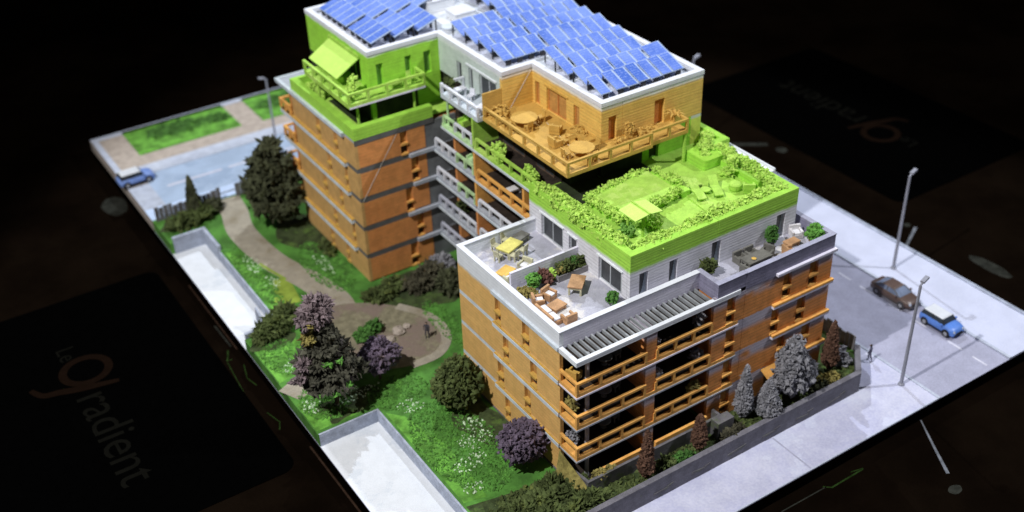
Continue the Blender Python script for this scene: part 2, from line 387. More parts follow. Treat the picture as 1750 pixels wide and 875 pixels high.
def leaf_mesh(name, ells, n, size, seed, fill=.25, flat=.55, jag=.22, spiky=True):
    """ells: list of (cx,cy,cz,rx,ry,rz); clumps on the surface of their union + some inside + solid cores"""
    g = np.random.default_rng(seed); E_ = np.array(ells, float)
    area = (E_[:,3]*E_[:,4]+E_[:,4]*E_[:,5]+E_[:,3]*E_[:,5]); pr_ = area/area.sum()
    pts = []; nrm = []; cnt = 0
    while len(pts) < n and cnt < n*20:
        cnt += 1
        e = E_[g.choice(len(E_), p=pr_)]
        d = g.normal(size=3); d /= np.linalg.norm(d)
        rad = 1+g.normal()*jag*.5 if g.random() > fill else g.uniform(.6,1)
        p = e[:3]+d*e[3:]*rad
        ok = True
        for h in E_:
            if h is e or np.array_equal(h, e): continue
            if (((p-h[:3])/h[3:])**2).sum() < .62: ok = False; break
        if ok: pts.append(p); nrm.append(d/e[3:]/np.linalg.norm(d/e[3:]))
    sz = g.uniform(.6,1.35,len(pts))*size
    V, F = lumps(np.array(pts), sz, seed+1, flat, np.array(nrm) if spiky else None)
    vs = [tuple(v) for v in V]; fs = [tuple(int(i) for i in f) for f in F]
    # cores
    for e in E_:
        o = len(vs); nu, nv = 9, 6
        for i in range(nv+1):
            for j in range(nu):
                th = math.pi*i/nv; ph = 2*math.pi*j/nu; k = .74*(1+g.uniform(-.18,.16))
                vs.append((e[0]+e[3]*k*math.sin(th)*math.cos(ph), e[1]+e[4]*k*math.sin(th)*math.sin(ph), e[2]+e[5]*k*math.cos(th)))
        for i in range(nv):
            for j in range(nu):
                fs.append((o+i*nu+j, o+(i+1)*nu+j, o+(i+1)*nu+(j+1)%nu, o+i*nu+(j+1)%nu))
    m = bpy.data.meshes.new(name); m.from_pydata(vs, [], fs); m.update(); return m
def hedge_ells(p0, p1, wdt, h, n, seed, z=0):
    g = random.Random(seed); out = []
    for i in range(n):
        t = (i+.5)/n; x = p0[0]+(p1[0]-p0[0])*t; y = p0[1]+(p1[1]-p0[1])*t
        L = math.hypot(p1[0]-p0[0], p1[1]-p0[1])/n
        ux = abs(p1[0]-p0[0])/max(.01, math.hypot(p1[0]-p0[0], p1[1]-p0[1]))
        r = wdt*.5*g.uniform(.8,1.2)
        rx = L*.75*ux+r*(1-ux); ry = L*.75*(1-ux)+r*ux
        hh = h*g.uniform(.7,1.15)
        out.append((x+g.uniform(-.1,.1), y+g.uniform(-.1,.1), z+hh*.35, rx, ry, hh*.65))
    return out

exec_after = []

# ================================================================== THE SETTING
ZS, ZT = -1.2, -2.5           # street level, table top
PL, PR, PF, PB = -13.2, 46.2, -7.6, 78.2
def sheet(name, poly, z, material, parent=None, kind='structure', thick=.0):
    mb = MB()
    if thick: mb.prism(poly, z-thick, z)
    else:
        n = len(poly); a = sum(poly[i][0]*poly[(i+1)%n][1]-poly[(i+1)%n][0]*poly[i][1] for i in range(n))
        if a < 0: poly = poly[::-1]
        mb.add([(x,y,z) for x,y in poly], [tuple(range(n))])
    return obj(name, mb, material, parent, kind=kind if parent is None else None)
def rect(x0,x1,y0,y1): return [(x0,y0),(x1,y0),(x1,y1),(x0,y1)]

table = obj('table_top', MB().box(-140,170,-75,230,ZT-2,ZT), 'table_black', kind='structure')
base = obj('base_board', MB().box(PL,PR,PF,PB,ZT+.004,ZS-.10), 'base_black', kind='structure')
EG = .06   # pale rim of the board
sheet('pavement', rect(PL,31.0,PF,56.2), ZS-.004, 'sidewalk', thick=.09)
obj('pavement_joint', MB().box(16.55,16.68,PF+.02,-3.3,ZS-.003,ZS+.012), 'road', kind='structure')
obj('pavement_rim', MB().box(PL+.02,30.9,PF+.01,PF+.10,ZS-.003,ZS+.03), 'kerb', kind='structure')
sheet('road', rect(31.0,40.0,PF,56.2), ZS-.02, 'road', thick=.075)
sheet('far_pavement', rect(40.0,PR,PF,56.2), ZS+.10, 'sidewalk_far', thick=.19)
obj('road_kerb', MB().box(30.85,31.1,PF+.01,56.1,ZS-.09,ZS+.06), 'kerb', kind='structure')
obj('road_kerb', MB().box(39.75,40.02,PF+.01,56.1,ZS-.09,ZS+.14), 'kerb', kind='structure')
obj('pavement_rim', MB().box(PR-.35,PR-.02,PF+.02,56.1,ZS+.101,ZS+.22), 'padwall', kind='structure')
dash_mb = MB().box(-.09,.09,-.75,.75,0,.012)
dm = dash_mb.mesh('road_dash')
for i, y in enumerate((-6.3,-3.7,.2,3.0,6.5,9.2,12.0,14.8)):
    obj('road_dash', dm, 'marking', loc=(37.55+.04*i, y, ZS-.019), kind='structure')
# raised back street behind the garden
sheet('back_ground', rect(PL,PR,56.2,PB), -.02, 'pave_brown', thick=1.27)
sheet('back_pavement', rect(PL,30,56.21,58.6), .03, 'pave_blue', thick=.04)
sheet('back_road', rect(-10.9,30,58.6,66.2), -.012, 'road_blue', thick=.004)
sheet('back_kerb', rect(PL,30,66.2,68.4), .06, 'kerb', thick=.07)
sheet('side_pavement', rect(PL,-10.9,58.6,64.2), .03, 'kerb', thick=.04)
sheet('back_rim', rect(PL+.02,30,77.3,78.15), .05, 'kerb', thick=.06)
sheet('side_rim', rect(PL+.02,PL+.7,68.5,77.2), .05, 'kerb', thick=.06)
for i,x in enumerate((-9.4,-2.4,4.4,11.)):
    obj('road_dash', MB().box(x,x+6.2,62.2,62.55,-.011,.004), 'marking', kind='structure')
def grass_patch(name, poly, z, n, seed, material='grass', mat2='lawn'):
    s_ = sheet(name, poly, z, mat2, thick=.05)
    return s_
sheet('grass_verge', rect(-9.6,2.7,71.0,77.9), .05, 'lawn_bright', thick=.06)
sheet('grass_verge', rect(5.3,22,70.7,77.9), .05, 'lawn_bright', thick=.06)

# garden: raised on retaining walls above the street
GX = -7.95
garden = [(GX,-3.0),(26.3,-3.0),(28.9,-.4),(28.9,56.2),(PL,56.2),(PL,50.75),(-9.7,50.75),(-9.7,32.3),(PL,31.6),(PL,16.5),(GX,16.5)]
sheet('garden_lawn', garden, 0.0, 'lawn', thick=1.19)
# white sunken pads left
sheet('white_pad', rect(PL+.01,GX-.01,PF+.01,16.49), ZS+.004, 'pad')
sheet('white_pad', [(PL+.01,31.62),(-9.71,32.32),(-9.71,50.74),(PL+.01,50.74)], ZS+.004, 'pad')
def block(name, label, x0,x1,y0,y1,z0,z1, m='padwall', cat='wall', group=None):
    o = obj(name, MB().box(x0,x1,y0,y1,z0,z1), m); return tag(o, label, cat, group)
block('retaining_wall', 'grey wall along the right side of the white pad in the near left garden', GX-.06,GX+.10,-2.9,16.62,ZS,.03)
block('retaining_wall', 'short grey wall closing the far end of the near white pad', PL+.05,GX-.061,16.46,16.62,ZS,.03)
block('retaining_wall', 'grey wall along the lawn side of the far white pad', -9.76,-9.60,33.0,46.6,ZS,.03)
block('retaining_wall', 'tall grey wall closing the far end of the far white pad', PL+.3,-9.46,50.6,50.95,ZS,.62)
block('retaining_wall', 'grey corner wall beside the far end of the far white pad', -9.80,-9.46,46.6,50.59,ZS,.60)
block('retaining_wall', 'low dark grey wall at the near end of the far white pad', -13.0,-10.9,31.75,32.05,ZS,.42)
t_ = tag(obj('wall_fin', MB().add([(-10.95,32.3,.0),(-10.95,34.5,.0),(-10.95,34.3,1.0),(-10.75,32.3,.0),(-10.75,34.5,.0),(-10.75,34.3,1.0),(-10.95,32.3,ZS),(-10.95,34.5,ZS),(-10.75,32.3,ZS),(-10.75,34.5,ZS)],
     [(0,1,2),(5,4,3),(0,2,5,3),(2,1,4,5),(6,7,1,0),(9,8,3,4),(7,9,4,1),(8,6,0,3)]), 'padwall'), 'small triangular grey fin standing on the far white pad', 'wall')
# front garden wall
fw = thing('garden_wall', 'long low slate grey garden wall along the front pavement', 'wall', (2,-3,ZS))
obj('wall_body', MB().path([(GX-2,-.2),(24.3,-.2),(27.0,2.45)], .45, .0, 1.92), 'concrete', fw)
for i in range(6):
    x = 3.5+i*3.6
    obj('relief', MB().obox((x,-.215,.55+.1*math.sin(i)), 1.5, .05, .22, (0,.12*math.sin(i*2.1),0)).obox((x+.8,-.21,.75), .6, .05, .16, (0,-.2,0)), 'basewall', fw)
fw.location = (2-.0,-3.0,ZS)

# planting beds and paths (thin sheets on the lawn)
def blobpoly(cx, cy, rx, ry, n, seed, amp=.12):
    g = random.Random(seed); ph = [g.uniform(0,6.28) for _ in range(4)]
    return [(cx+rx*(1+amp*math.sin(3*t+ph[0])+amp*.6*math.sin(5*t+ph[1]))*math.cos(t), cy+ry*(1+amp*math.sin(2*t+ph[2])+amp*.6*math.sin(7*t+ph[3]))*math.sin(t)) for t in [2*math.pi*i/n for i in range(n)]]
sheet('planting_bed', [(GX+.3,-2.6),(26.2,-2.6),(28.5,-.3),(28.5,10),(24.8,10),(24.8,.2),(13,.2),(0,.2),(-2.0,2.2),(-4.8,2.6),(GX+.3,3.2)], .012, 'soil')
sheet('olive_lawn', [(25.6,-1.9),(26.5,-2.4),(28.5,-.3),(28.5,10),(24.9,10),(24.9,-.6)], .022, 'lawn_olive')
sheet('planting_bed', blobpoly(3.6,29.2,4.6,3.5,30,3), .012, 'soil')
sheet('planting_bed', blobpoly(-1.7,11.4,1.7,4.6,30,5,.2), .010, 'soil')
sheet('planting_bed', blobpoly(-1.2,44.6,2.4,4.6,30,6,.15), .010, 'soil')
sheet('planting_bed', blobpoly(-9.6,18.6,2.6,1.7,30,8,.2), .010, 'soil')
sheet('planting_bed', blobpoly(-10.2,54.2,2.9,1.4,26,9), .012, 'soil')
sheet('planting_bed', blobpoly(-11.2,30.2,2.0,1.5,26,10), .012, 'soil')
def ribbon(pts, w):
    L=[];Rr=[]
    for i,p in enumerate(pts):
        a=Vector(pts[max(0,i-1)]); b=Vector(pts[min(len(pts)-1,i+1)]); d=(b-a).normalized(); n=Vector((-d.y,d.x))
        ww=w[i] if isinstance(w,list) else w
        L.append(tuple(Vector(p)+n*ww/2)); Rr.append(tuple(Vector(p)-n*ww/2))
    return L+Rr[::-1]
def bez(pts, n=8):
    out=[]
    P=[Vector(p) for p in pts]
    for i in range(len(P)-1):
        p0=P[max(0,i-1)];p1=P[i];p2=P[i+1];p3=P[min(len(P)-1,i+2)]
        for k in range(n):
            t=k/n
            out.append(tuple(.5*((2*p1)+(-p0+p2)*t+(2*p0-5*p1+4*p2-p3)*t*t+(-p0+3*p1-3*p2+p3)*t**3)))
    out.append(tuple(P[-1])); return out
sheet('garden_path', ribbon(bez([(-5.2,56.0),(-5.6,52.7),(-6.45,48.6),(-6.05,42.),(-4.55,36.6),(-3.9,32.),(-5.0,28.0)]), 2.75), .020, 'path')
sheet('garden_path', ribbon(bez([(-7.5,25.5),(-10.4,23.6),(-13.1,22.3)]), 2.3), .020, 'path')
plz = [(-8.5,28.9),(-7.2,30.6),(-4.6,31.6),(-2.,30.4),(.2,28.2),(1.7,25.6),(2.0,23.2),(1.3,21.2),(-.4,19.9),(-2.9,19.9),(-5.,20.8),(-7.0,22.6),(-8.6,24.6),(-9.0,27.)]
sheet('plaza', bez(plz+[plz[0]],5)[:-1], .028, 'plaza')
sheet('plaza_edge', ribbon(bez([(.2,28.2),(1.7,25.6),(2.0,23.2),(1.3,21.2),(-.4,19.9),(-2.9,19.9)]), .9), .036, 'path')
sheet('bright_lawn', [(-9.3,33.2),(-7.9,33.6),(-7.6,41.5),(-8.6,45.8),(-9.3,46.0)], .010, 'lawn_bright')
sheet('bright_lawn', [(-13.1,24.2),(-9.6,25.2),(-9.4,29.8),(-13.1,30.9)], .008, 'lawn_bright')
sheet('bright_lawn', [(-13.1,17.0),(-9,17.0),(-8.2,19.5),(-10,21.6),(-13.1,20.9)], .006, 'lawn_bright')
sheet('bright_lawn', [(-7.6,3.6),(-5.8,3.2),(-5.4,9.5),(-6.5,14.5),(-7.6,15.8)], .006, 'lawn_bright')
sheet('yellow_lawn', [(-9.0,34.5),(-6.6,34.0),(-5.9,38.6),(-7.4,38.8)], .014, 'lawn_yellow')
sheet('yellow_lawn', ribbon(bez([(-6.3,38.2),(-6.9,40.5),(-7.3,42.2)]), .30), .024, 'lawn_yellow')
sheet('yellow_lawn', ribbon(bez([(-5.8,33.2),(-6.2,30.8),(-7.5,29.6)]), .30), .040, 'lawn_yellow')
# grass relief and flowers: uncountable
def stuff_lumps(name, label, regions, n, size, seed, material, z=.02, flat=.6, sz=None):
    g = np.random.default_rng(seed); pts=[]
    for (cx,cy,rx,ry) in regions:
        k = max(1,int(n*rx*ry/sum(r[2]*r[3] for r in regions)))
        a = g.uniform(0,2*math.pi,k); r = np.sqrt(g.uniform(0,1,k))
        pts.append(np.stack([cx+rx*r*np.cos(a), cy+ry*r*np.sin(a), np.full(k,z)],1))
    pts = np.concatenate(pts)
    V,F = lumps(pts, g.uniform(.5,1.4,len(pts))*size, seed, flat)
    m = bpy.data.meshes.new(name); m.from_pydata([tuple(v) for v in V],[],[tuple(int(i) for i in f) for f in F]); m.update()
    o = obj(name, m, material); o['kind']='stuff'; o['label']=label; o['category']='plants'
    return o
stuff_lumps('lawn_grass','short green grass tufts over the model lawn',[(-4.6,9.2,3.1,6.0),(-5.5,17.6,2.6,2.2),(-11,20,2,2.6),(-11.4,27.5,1.7,2.8),(-8.5,40,1.0,6.5),(-2.2,38,2.0,5.0),(2.6,23.,1.2,4.5)],7000,.13,21,'grass',.0)
stuff_lumps('white_flowers','tiny white flowers scattered in the lawn',[(-3.3,9.0,1.5,1.1),(-2.6,10.6,1.0,.8),(-8.4,19.2,2.2,.7),(-5.0,7.0,1.6,.8),(-6.2,4.5,1.0,.6),(-7.9,42.5,.7,1.8),(-7.6,38.4,.8,1.2),(-2.2,38.5,.6,2.2),(-10.9,25.5,1.4,1.2),(-5.4,15.4,1.2,.9),(-12.2,20.0,.9,1.0)],560,.10,22,'flower',.05)
stuff_lumps('bed_plants','low dark ground cover plants in the front bed',[(2.5,-1.6,9.5,.9),(20,-1.4,8,1.2),(-4,.3,3.5,2.2)],2300,.20,23,'leaf_olive',.05)
stuff_lumps('verge_plants','dark low plants on the back verge',[(-4,75,3.5,1.6),(1,74.4,1.5,1.2),(10,74.5,4,1.5)],500,.35,24,'leaf_mid',.1)

# ================================================================== THE BUILDING
B = thing('apartment_building', 'stepped orange white and lime apartment block model with flat roof', 'building', (0,0,0))
def pb(mb, pl, ua, ub, za, zb, d0, d1):
    """box on a facade plane; d = depth inward from the surface (negative = proud)"""
    ax, c = pl
    if ax == 'x': mb.box(c+min(d0,d1), c+max(d0,d1), ua, ub, za, zb)
    else: mb.box(ua, ub, c+min(d0,d1), c+max(d0,d1), za, zb)
    return mb
def wall_open(name, pl, u0, u1, z0, z1, ops, t, material):
    """one wall mesh with rectangular openings"""
    us = sorted(set([u0,u1]+[v for o in ops for v in o[:2]])); zs = sorted(set([z0,z1]+[v for o in ops for v in o[2:4]]))
    mb = MB()
    for i in range(len(us)-1):
        run=None
        for k in range(len(zs)-1):
            um=(us[i]+us[i+1])/2; zm=(zs[k]+zs[k+1])/2
            hole=any(o[0]<um<o[1] and o[2]<zm<o[3] for o in ops)
            if not hole:
                if run is None: run=[zs[k],zs[k+1]]
                else: run[1]=zs[k+1]
            if hole or k==len(zs)-2:
                if run: pb(mb,pl,us[i],us[i+1],run[0],run[1],0,t)
                run=None
    return obj(name, mb, material, B)
def window(pl, ua, ub, za, zb, depth=.28, pane='pane', frame='frame_grey', leaf=0, light_spill=False, sill=False, nm='window'):
    f = MB(); w_=.07
    pb(f,pl,ua,ub,za,za+w_,depth-.10,depth); pb(f,pl,ua,ub,zb-w_,zb,depth-.10,depth)
    pb(f,pl,ua,ua+w_,za+w_,zb-w_,depth-.10,depth); pb(f,pl,ub-w_,ub,za+w_,zb-w_,depth-.10,depth)
    for k in range(leaf):
        u=ua+(ub-ua)*(k+1)/(leaf+1); pb(f,pl,u-.05,u+.05,za+w_,zb-w_,depth-.13,depth)
    o = obj(nm, f, frame, B)
    obj('pane', pb(MB(),pl,ua+w_,ub-w_,za+w_,zb-w_,depth-.05,depth-.02), pane, o)
    if light_spill:  # curved pale strip stands in for light spilling into the opening
        mb = MB(); n=8; ax,c=pl
        for k in range(n):
            za_=za+w_+(zb-za-2*w_)*k/n; zb_=za+w_+(zb-za-2*w_)*(k+1)/n
            t=(k+.5)/n; off=(ub-ua-.2)*(.12+.62*max(0,1-t)**1.6)
            pb(mb,pl,ub-w_-off,ub-w_,za_,zb_,depth-.085,depth-.052)
        obj('light_spill', mb, 'light_spill', o)
    if sill: obj('sill', pb(MB(),pl,ua-.08,ub+.08,za-.12,za,-.14,.06), sill, o)
    return o
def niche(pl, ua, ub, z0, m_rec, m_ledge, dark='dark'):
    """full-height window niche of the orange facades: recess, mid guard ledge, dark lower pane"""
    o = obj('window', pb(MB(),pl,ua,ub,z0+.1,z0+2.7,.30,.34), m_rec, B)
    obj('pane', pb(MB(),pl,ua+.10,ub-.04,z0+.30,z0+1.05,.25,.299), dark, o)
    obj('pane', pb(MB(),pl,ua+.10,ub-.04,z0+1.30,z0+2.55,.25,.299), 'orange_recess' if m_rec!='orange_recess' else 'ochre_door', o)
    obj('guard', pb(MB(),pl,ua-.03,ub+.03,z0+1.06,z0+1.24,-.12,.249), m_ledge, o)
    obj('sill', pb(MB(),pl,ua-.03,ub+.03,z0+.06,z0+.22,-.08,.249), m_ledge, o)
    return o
def panels(pl, u0, u1, z0, z1, wins, material, t=.30, joints=()):
    cuts=[u0]
    for a,b in sorted(wins): cuts+= [a,b]
    cuts.append(u1)
    segs=[(cuts[i],cuts[i+1]) for i in range(0,len(cuts),2)]
    out=[]
    for a,b in segs:
        js=[j for j in joints if a+.2<j<b-.2]; e=[a]+js+[b]
        for i in range(len(e)-1):
            g0=.015 if i>0 else 0; g1=.015 if i<len(e)-2 else 0
            if e[i+1]-e[i]>.05: out.append(obj('facade_panel', pb(MB(),pl,e[i]+g0,e[i+1]-g1,z0,z1,0,t), material, B))
    return out
def railing(pts, z, h, material, spacing=1.75, thick=.22, deep=.19, posts=None, post_mat=None):
    """top rail along a polyline (x,y) with posts as children"""
    mb = MB()
    for i in range(len(pts)-1):
        a=Vector((*pts[i],0)); b=Vector((*pts[i+1],0)); d=(b-a); L=d.length; ang=math.atan2(d.y,d.x)
        c=(a+b)/2; mb.obox((c.x,c.y,z+h-deep/2+(.002*i)), L+thick*(.98 if len(pts)>2 else .0), thick, deep, (0,0,ang))
    r = obj('railing', mb, material, B)
    done=[]
    for i in range(len(pts)-1):
        a=Vector(pts[i]); b=Vector(pts[i+1]); L=(b-a).length; n=max(1,round(L/spacing))
        for k in range(n+1):
            p=a.lerp(b,k/n)
            if any((p-q).length<.3 for q in done): continue
            done.append(p)
            key=('post',round(h,2),str(material))
            if key not in _pm:
                m_=MB().box(-.115,.115,-.10,.10,0,h-deep-.01).mesh('post'); m_.materials.append(M[post_mat or material]); _pm[key]=m_
            o=bpy.data.objects.new('post',_pm[key]); col.objects.link(o); o.parent=r; o.location=(p.x,p.y,z)
    return r
_pm={}

# ---- cores (hidden bodies of the block)
obj('core', MB().box(.31,24.28,3.02,15.5,0,11.68), 'orange_recess', B)
obj('core', MB().box(12.75,24.28,.31,3.018,0,11.68), 'orange_recess', B)
obj('core', MB().box(10.62,23.7,15.52,47.7,0,17.65), 'darkgreen', B)
obj('core', MB().box(.31,10.60,33.31,47.7,0,14.58), 'orange_recess', B)
obj('core', MB().box(3.52,10.60,35.64,47.7,15.02,20.9), 'darkgreen', B)
obj('core', MB().box(7.5,23.3,3.7,15.518,12.06,14.9), 'dark', B)
obj('core', MB().box(10.62,23.69,25.14,47.69,17.66,20.9), 'darkgreen', B)
obj('core', MB().box(13.69,23.68,15.5,25.138,17.66,20.9), 'ochre_door', B)

# ---- front block, left facade x=0 (storeys 0..3)
LW_ = ('x', 0.0)
wl = {3:[(5.9,6.8),(9.75,10.5)],2:[(5.0,5.85),(8.8,9.55)],1:[(5.95,6.75),(9.65,10.5)],0:[(5.2,5.95),(8.9,9.6)]}
for k in range(4):
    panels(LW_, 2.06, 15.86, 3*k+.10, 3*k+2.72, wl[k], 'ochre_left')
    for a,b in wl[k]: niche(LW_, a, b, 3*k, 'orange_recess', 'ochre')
    if k: obj('floor_band', MB().box(.012,.30,2.06,15.86,3*k-.279,3*k+.099), 'slab_light', B)
obj('plinth', MB().box(-.10,.30,2.06,15.86,-.1,.099), 'basewall', B)
for k in (1,2,3,4):
    obj('ledge', MB().box(-.19,.010,2.06,10.75,3*k-.34,3*k-.02), 'slab_light', B)
    if k<4: obj('ledge_top', MB().box(-.15,.009,2.06,10.75,3*k-.019,3*k+.07), 'ochre', B)
# ---- right facade y=0
RF = ('y', 0.0)
wr = {3:[(13.7,14.5),(19.4,20.25),(22.15,23.1)],2:[(13.8,14.7),(18.5,19.3),(21.2,22.1)],1:[(13.8,14.7),(19.5,20.3),(22.1,23.0)],0:[(13.8,14.7),(18.4,19.45),(22.2,23.0)]}
for k in range(4):
    panels(RF, 12.42, 24.62, 3*k+.005, 3*k+2.995, wr[k], 'orange', joints=(15.45,))
    for a,b in wr[k]:
        if k==0 and a==18.4:
            d_=obj('door', MB().box(18.4,19.45,.20,.30,.1,2.3), 'ochre_door', B); obj('handle', MB().box(19.22,19.3,.14,.199,1.05,1.25), 'frame_grey', d_)
            obj('door_head', MB().box(18.4,19.45,.0,.30,2.3,2.995), 'orange', B)
            obj('door_canopy', MB().add([(18.0,-.9,2.35),(19.9,-.9,2.35),(19.9,-.002,2.75),(18.0,-.002,2.75),(18.0,-.9,2.5),(19.9,-.9,2.5),(19.9,-.002,2.9),(18.0,-.002,2.9)],[(3,2,1,0),(4,5,6,7),(0,1,5,4),(1,2,6,5),(2,3,7,6),(3,0,4,7)]), 'orange_rail', B)
            continue
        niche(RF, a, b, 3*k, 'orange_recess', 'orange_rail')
        obj('lintel', MB().box(a,b,.0,.24,3*k+2.70,3*k+2.995), 'band', B)
for k,x0,x1 in ((4,18.5,24.75),(3,18.4,24.75),(2,18.6,24.75),(1,22.4,24.75)):
    obj('ledge', MB().box(x0,x1,-.28,-.003,3*k-.30,3*k-.08), 'parapet_lilac', B)
    obj('ledge_shadow_strip', MB().box(x0+.05,x1-.1,-.12,-.002,3*k-.44,3*k-.301), 'dark', B)  # dark strip painted in as the shadow below the ledge
    if k<4: obj('ledge_top', MB().box(x0,x1,-.30,-.003,3*k-.079,3*k+.10), 'orange_rail', B)
obj('side_wall', MB().box(24.285,24.62,.305,15.5,0,11.68), 'orange', B)
# ---- loggia balconies
for k in (1,2,3):
    z=3*k
    obj('balcony_slab', MB().prism([(-.05,-.06),(14.9,-.06),(14.9,-.004),(12.41,-.004),(12.41,3.0),(.32,3.0),(.32,2.04),(-.05,2.04)], z-.18, z+.12), 'orange_rail', B)
    obj('slab_edge', MB().prism([(-.09,-.10),(14.95,-.10),(14.95,-.0045),(12.40,-.0045),(12.40,2.9),(.34,2.9),(.34,2.03),(-.09,2.03)], z-.33, z-.181), 'slab' if k<3 else 'parapet_lilac', B)
    railing([(.05,1.95),(.05,.03),(6.1,.03)], z+.10, .95, 'orange_rail', 1.85)
    obj('balcony_shade_sheet', MB().box(.36,12.40,.24,3.0,z+.121,z+.135), 'dark', B)  # dark sheet over the slab stands in for the unlit loggia floor
    railing([(7.15,.03),(12.3,.03)], z+.10, .95, 'orange_rail', 1.72)
for k in range(4):
    obj('pier', MB().box(6.15,7.1,.02,2.98,3*k+.11,3*k+2.66), 'orange', B)
    obj('column', MB().cyl((1.45,.75,3*k+.105),(1.45,.75,3*k+2.67),.17,.17,10), 'column', B)
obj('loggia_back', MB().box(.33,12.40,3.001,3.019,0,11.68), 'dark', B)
for k in range(4):
    for (a,b) in ((1.0,3.2),(3.9,5.6),(8.0,9.6),(10.0,12.0)):
        window(('y',2.80), a, b, 3*k+.12, 3*k+2.35, depth=.19, pane='pane', frame='brown_frame', leaf=1)
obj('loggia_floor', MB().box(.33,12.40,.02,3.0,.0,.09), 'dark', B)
# end wall strips of the loggia
obj('low_wall', MB().box(1.6,6.1,-.30,-.06,.06,1.05), 'orange_rail', B)
obj('low_wall', MB().box(7.2,12.3,-.30,-.06,.06,1.05), 'orange_rail', B)
tw = obj('terrace_wall', MB().path([(-.1,2.02),(.25,-1.05),(13.1,-1.05),(13.1,-.1)], .22, -.05, 1.35), 'basewall', B)
obj('planter_box', MB().box(12.0,13.6,-1.9,-1.06,-.05,1.55), 'basewall', B)

# ---- level 4 terrace, parapets, pergola
obj('terrace_floor', MB().prism([(.02,2.08),(12.72,2.08),(12.72,.02),(24.6,.02),(24.6,15.84),(.02,15.84)], 11.69, 12.05), 'deck_terrace', B)
obj('parapet', MB().path([(7.15,15.86),(0,15.86),(0,2.06)], .36, 11.72, 13.16), 'parapet_white', B)
obj('coping', MB().path([(7.15,15.89),(-.03,15.89),(-.03,2.03)], .44, 13.161, 13.24), 'coping', B)
obj('parapet', MB().path([(.361,2.06),(12.70,2.06)], .36, 11.72, 13.16), 'parapet_lilac', B)
obj('coping', MB().path([(.411,2.03),(12.70,2.03)], .44, 13.161, 13.24), 'coping', B)
obj('parapet', MB().path([(12.70,2.42),(12.70,0),(15.44,0)], .36, 11.70, 13.16), 'parapet_dark', B)
obj('parapet', MB().path([(15.47,-.02),(24.62,-.02),(24.62,15.5)], .36, 11.70, 13.15), 'parapet_dark', B)
obj('coping', MB().path([(12.66,2.46),(12.66,-.04),(15.44,-.04)], .44, 13.161, 13.23), 'coping_dark', B)
obj('coping', MB().path([(15.47,-.06),(24.66,-.06),(24.66,15.5)], .44, 13.151, 13.22), 'coping_dark', B)
obj('pergola_beam', MB().path([(-.10,2.02),(-.10,-.10),(14.9,-.10)], .34, 11.60, 11.98), 'parapet_white', B)
sl = MB().box(-.065,.065,.245,2.05,11.66,11.93).mesh('pergola_slat'); sl.materials.append(M['slat'])
for i in range(24):
    x=.75+i*.50
    if x>12.5: break
    o=bpy.data.objects.new('pergola_slat',sl); col.objects.link(o); o.parent=B; o.location=(x,0,0)
obj('light_block_sheet', MB().box(.33,12.4,.55,3.0,11.50,11.58), 'dark', B)  # added dark sheet that stops light leaking through the slats
obj('divider_wall', MB().box(1.0,7.14,9.68,9.90,12.06,13.55), 'parapet_lilac', B)

# ---- white storey (level 4)
XG,YG,XGR=7.16,3.35,23.61
opsL=[(11.7,14.67,12.06,14.15),(9.94,10.94,12.06,14.05),(4.3,7.13,12.06,14.15)]
wall_open('storey_wall', ('x',XG), YG+.36, 16.34, 12.051, 14.95, opsL, .34, 'storey_white')
opsF=[(8.02,8.83,12.06,14.2),(10.82,11.59,12.06,14.2),(14.93,15.81,12.06,14.25),(21.53,22.44,12.06,14.25)]
wall_open('storey_wall', ('y',YG), XG, XGR, 12.051, 14.95, opsF, .34, 'storey_white')
for (a,b,c_,d) in opsL:
    window(('x',XG),a,b,c_,d,depth=.30,leaf=1 if b-a>2 else 0,light_spill=False)
    if b-a>2:
        obj('sliding_leaf', pb(MB(),('x',XG),a+.1,a+1.55,c_+.1,d-.1,.10,.15), 'frame_grey', B)
        obj('sliding_pane', pb(MB(),('x',XG),a+.24,a+1.42,c_+.25,d-.22,.085,.099), 'pane', B)
    obj('hood', pb(MB(),('x',XG),a-.15,b+.15,d+.05,d+.17,-.12,-.002), 'parapet_white', B)
for (a,b,c_,d) in opsF: window(('y',YG),a,b,c_,d,depth=.30,light_spill=True)
# lime parapet and deck above (level 5)
obj('roof_terrace_floor', MB().prism([(XG+.02,YG+.02),(XGR-.02,YG+.02),(XGR-.02,13),(24.7,13),(24.7,16.5),(23.7,16.5),(23.7,26),(10.3,26),(10.3,16.32),(XG+.02,16.32)], 14.951, 15.03), 'lime', B)
obj('parapet', MB().path([(XG,16.34),(XG,YG),(15.43,YG)], .62, 14.952, 16.05), 'lime_parapet', B)
obj('parapet', MB().path([(15.46,YG-.02),(XGR,YG-.02),(XGR,12.6),(24.82,12.6),(24.82,16.4)], .55, 14.953, 16.06), 'lime_parapet', B)
obj('white_ledge', MB().box(24.3,25.55,7.8,13.3,14.6,14.95), 'parapet_white', B)
obj('white_ledge_rim', MB().box(25.42,25.55,7.8,13.3,14.951,15.12), 'coping', B)
obj('floor_shade_sheet', MB().prism([(9.6,12.6),(16.2,13.0),(17.5,13.4),(17.5,15.14),(13.3,15.14),(13.3,25),(10.31,25),(10.31,16.3),(9.6,16.3)],15.031,15.04), 'darkgreen', B)  # dark sheet paints the unlit floor under the orange terrace
obj('raised_deck', MB().prism([(16.6,6.0),(22.9,6.0),(22.9,10.8),(17.1,10.8)],15.031,15.13), 'lime', B)

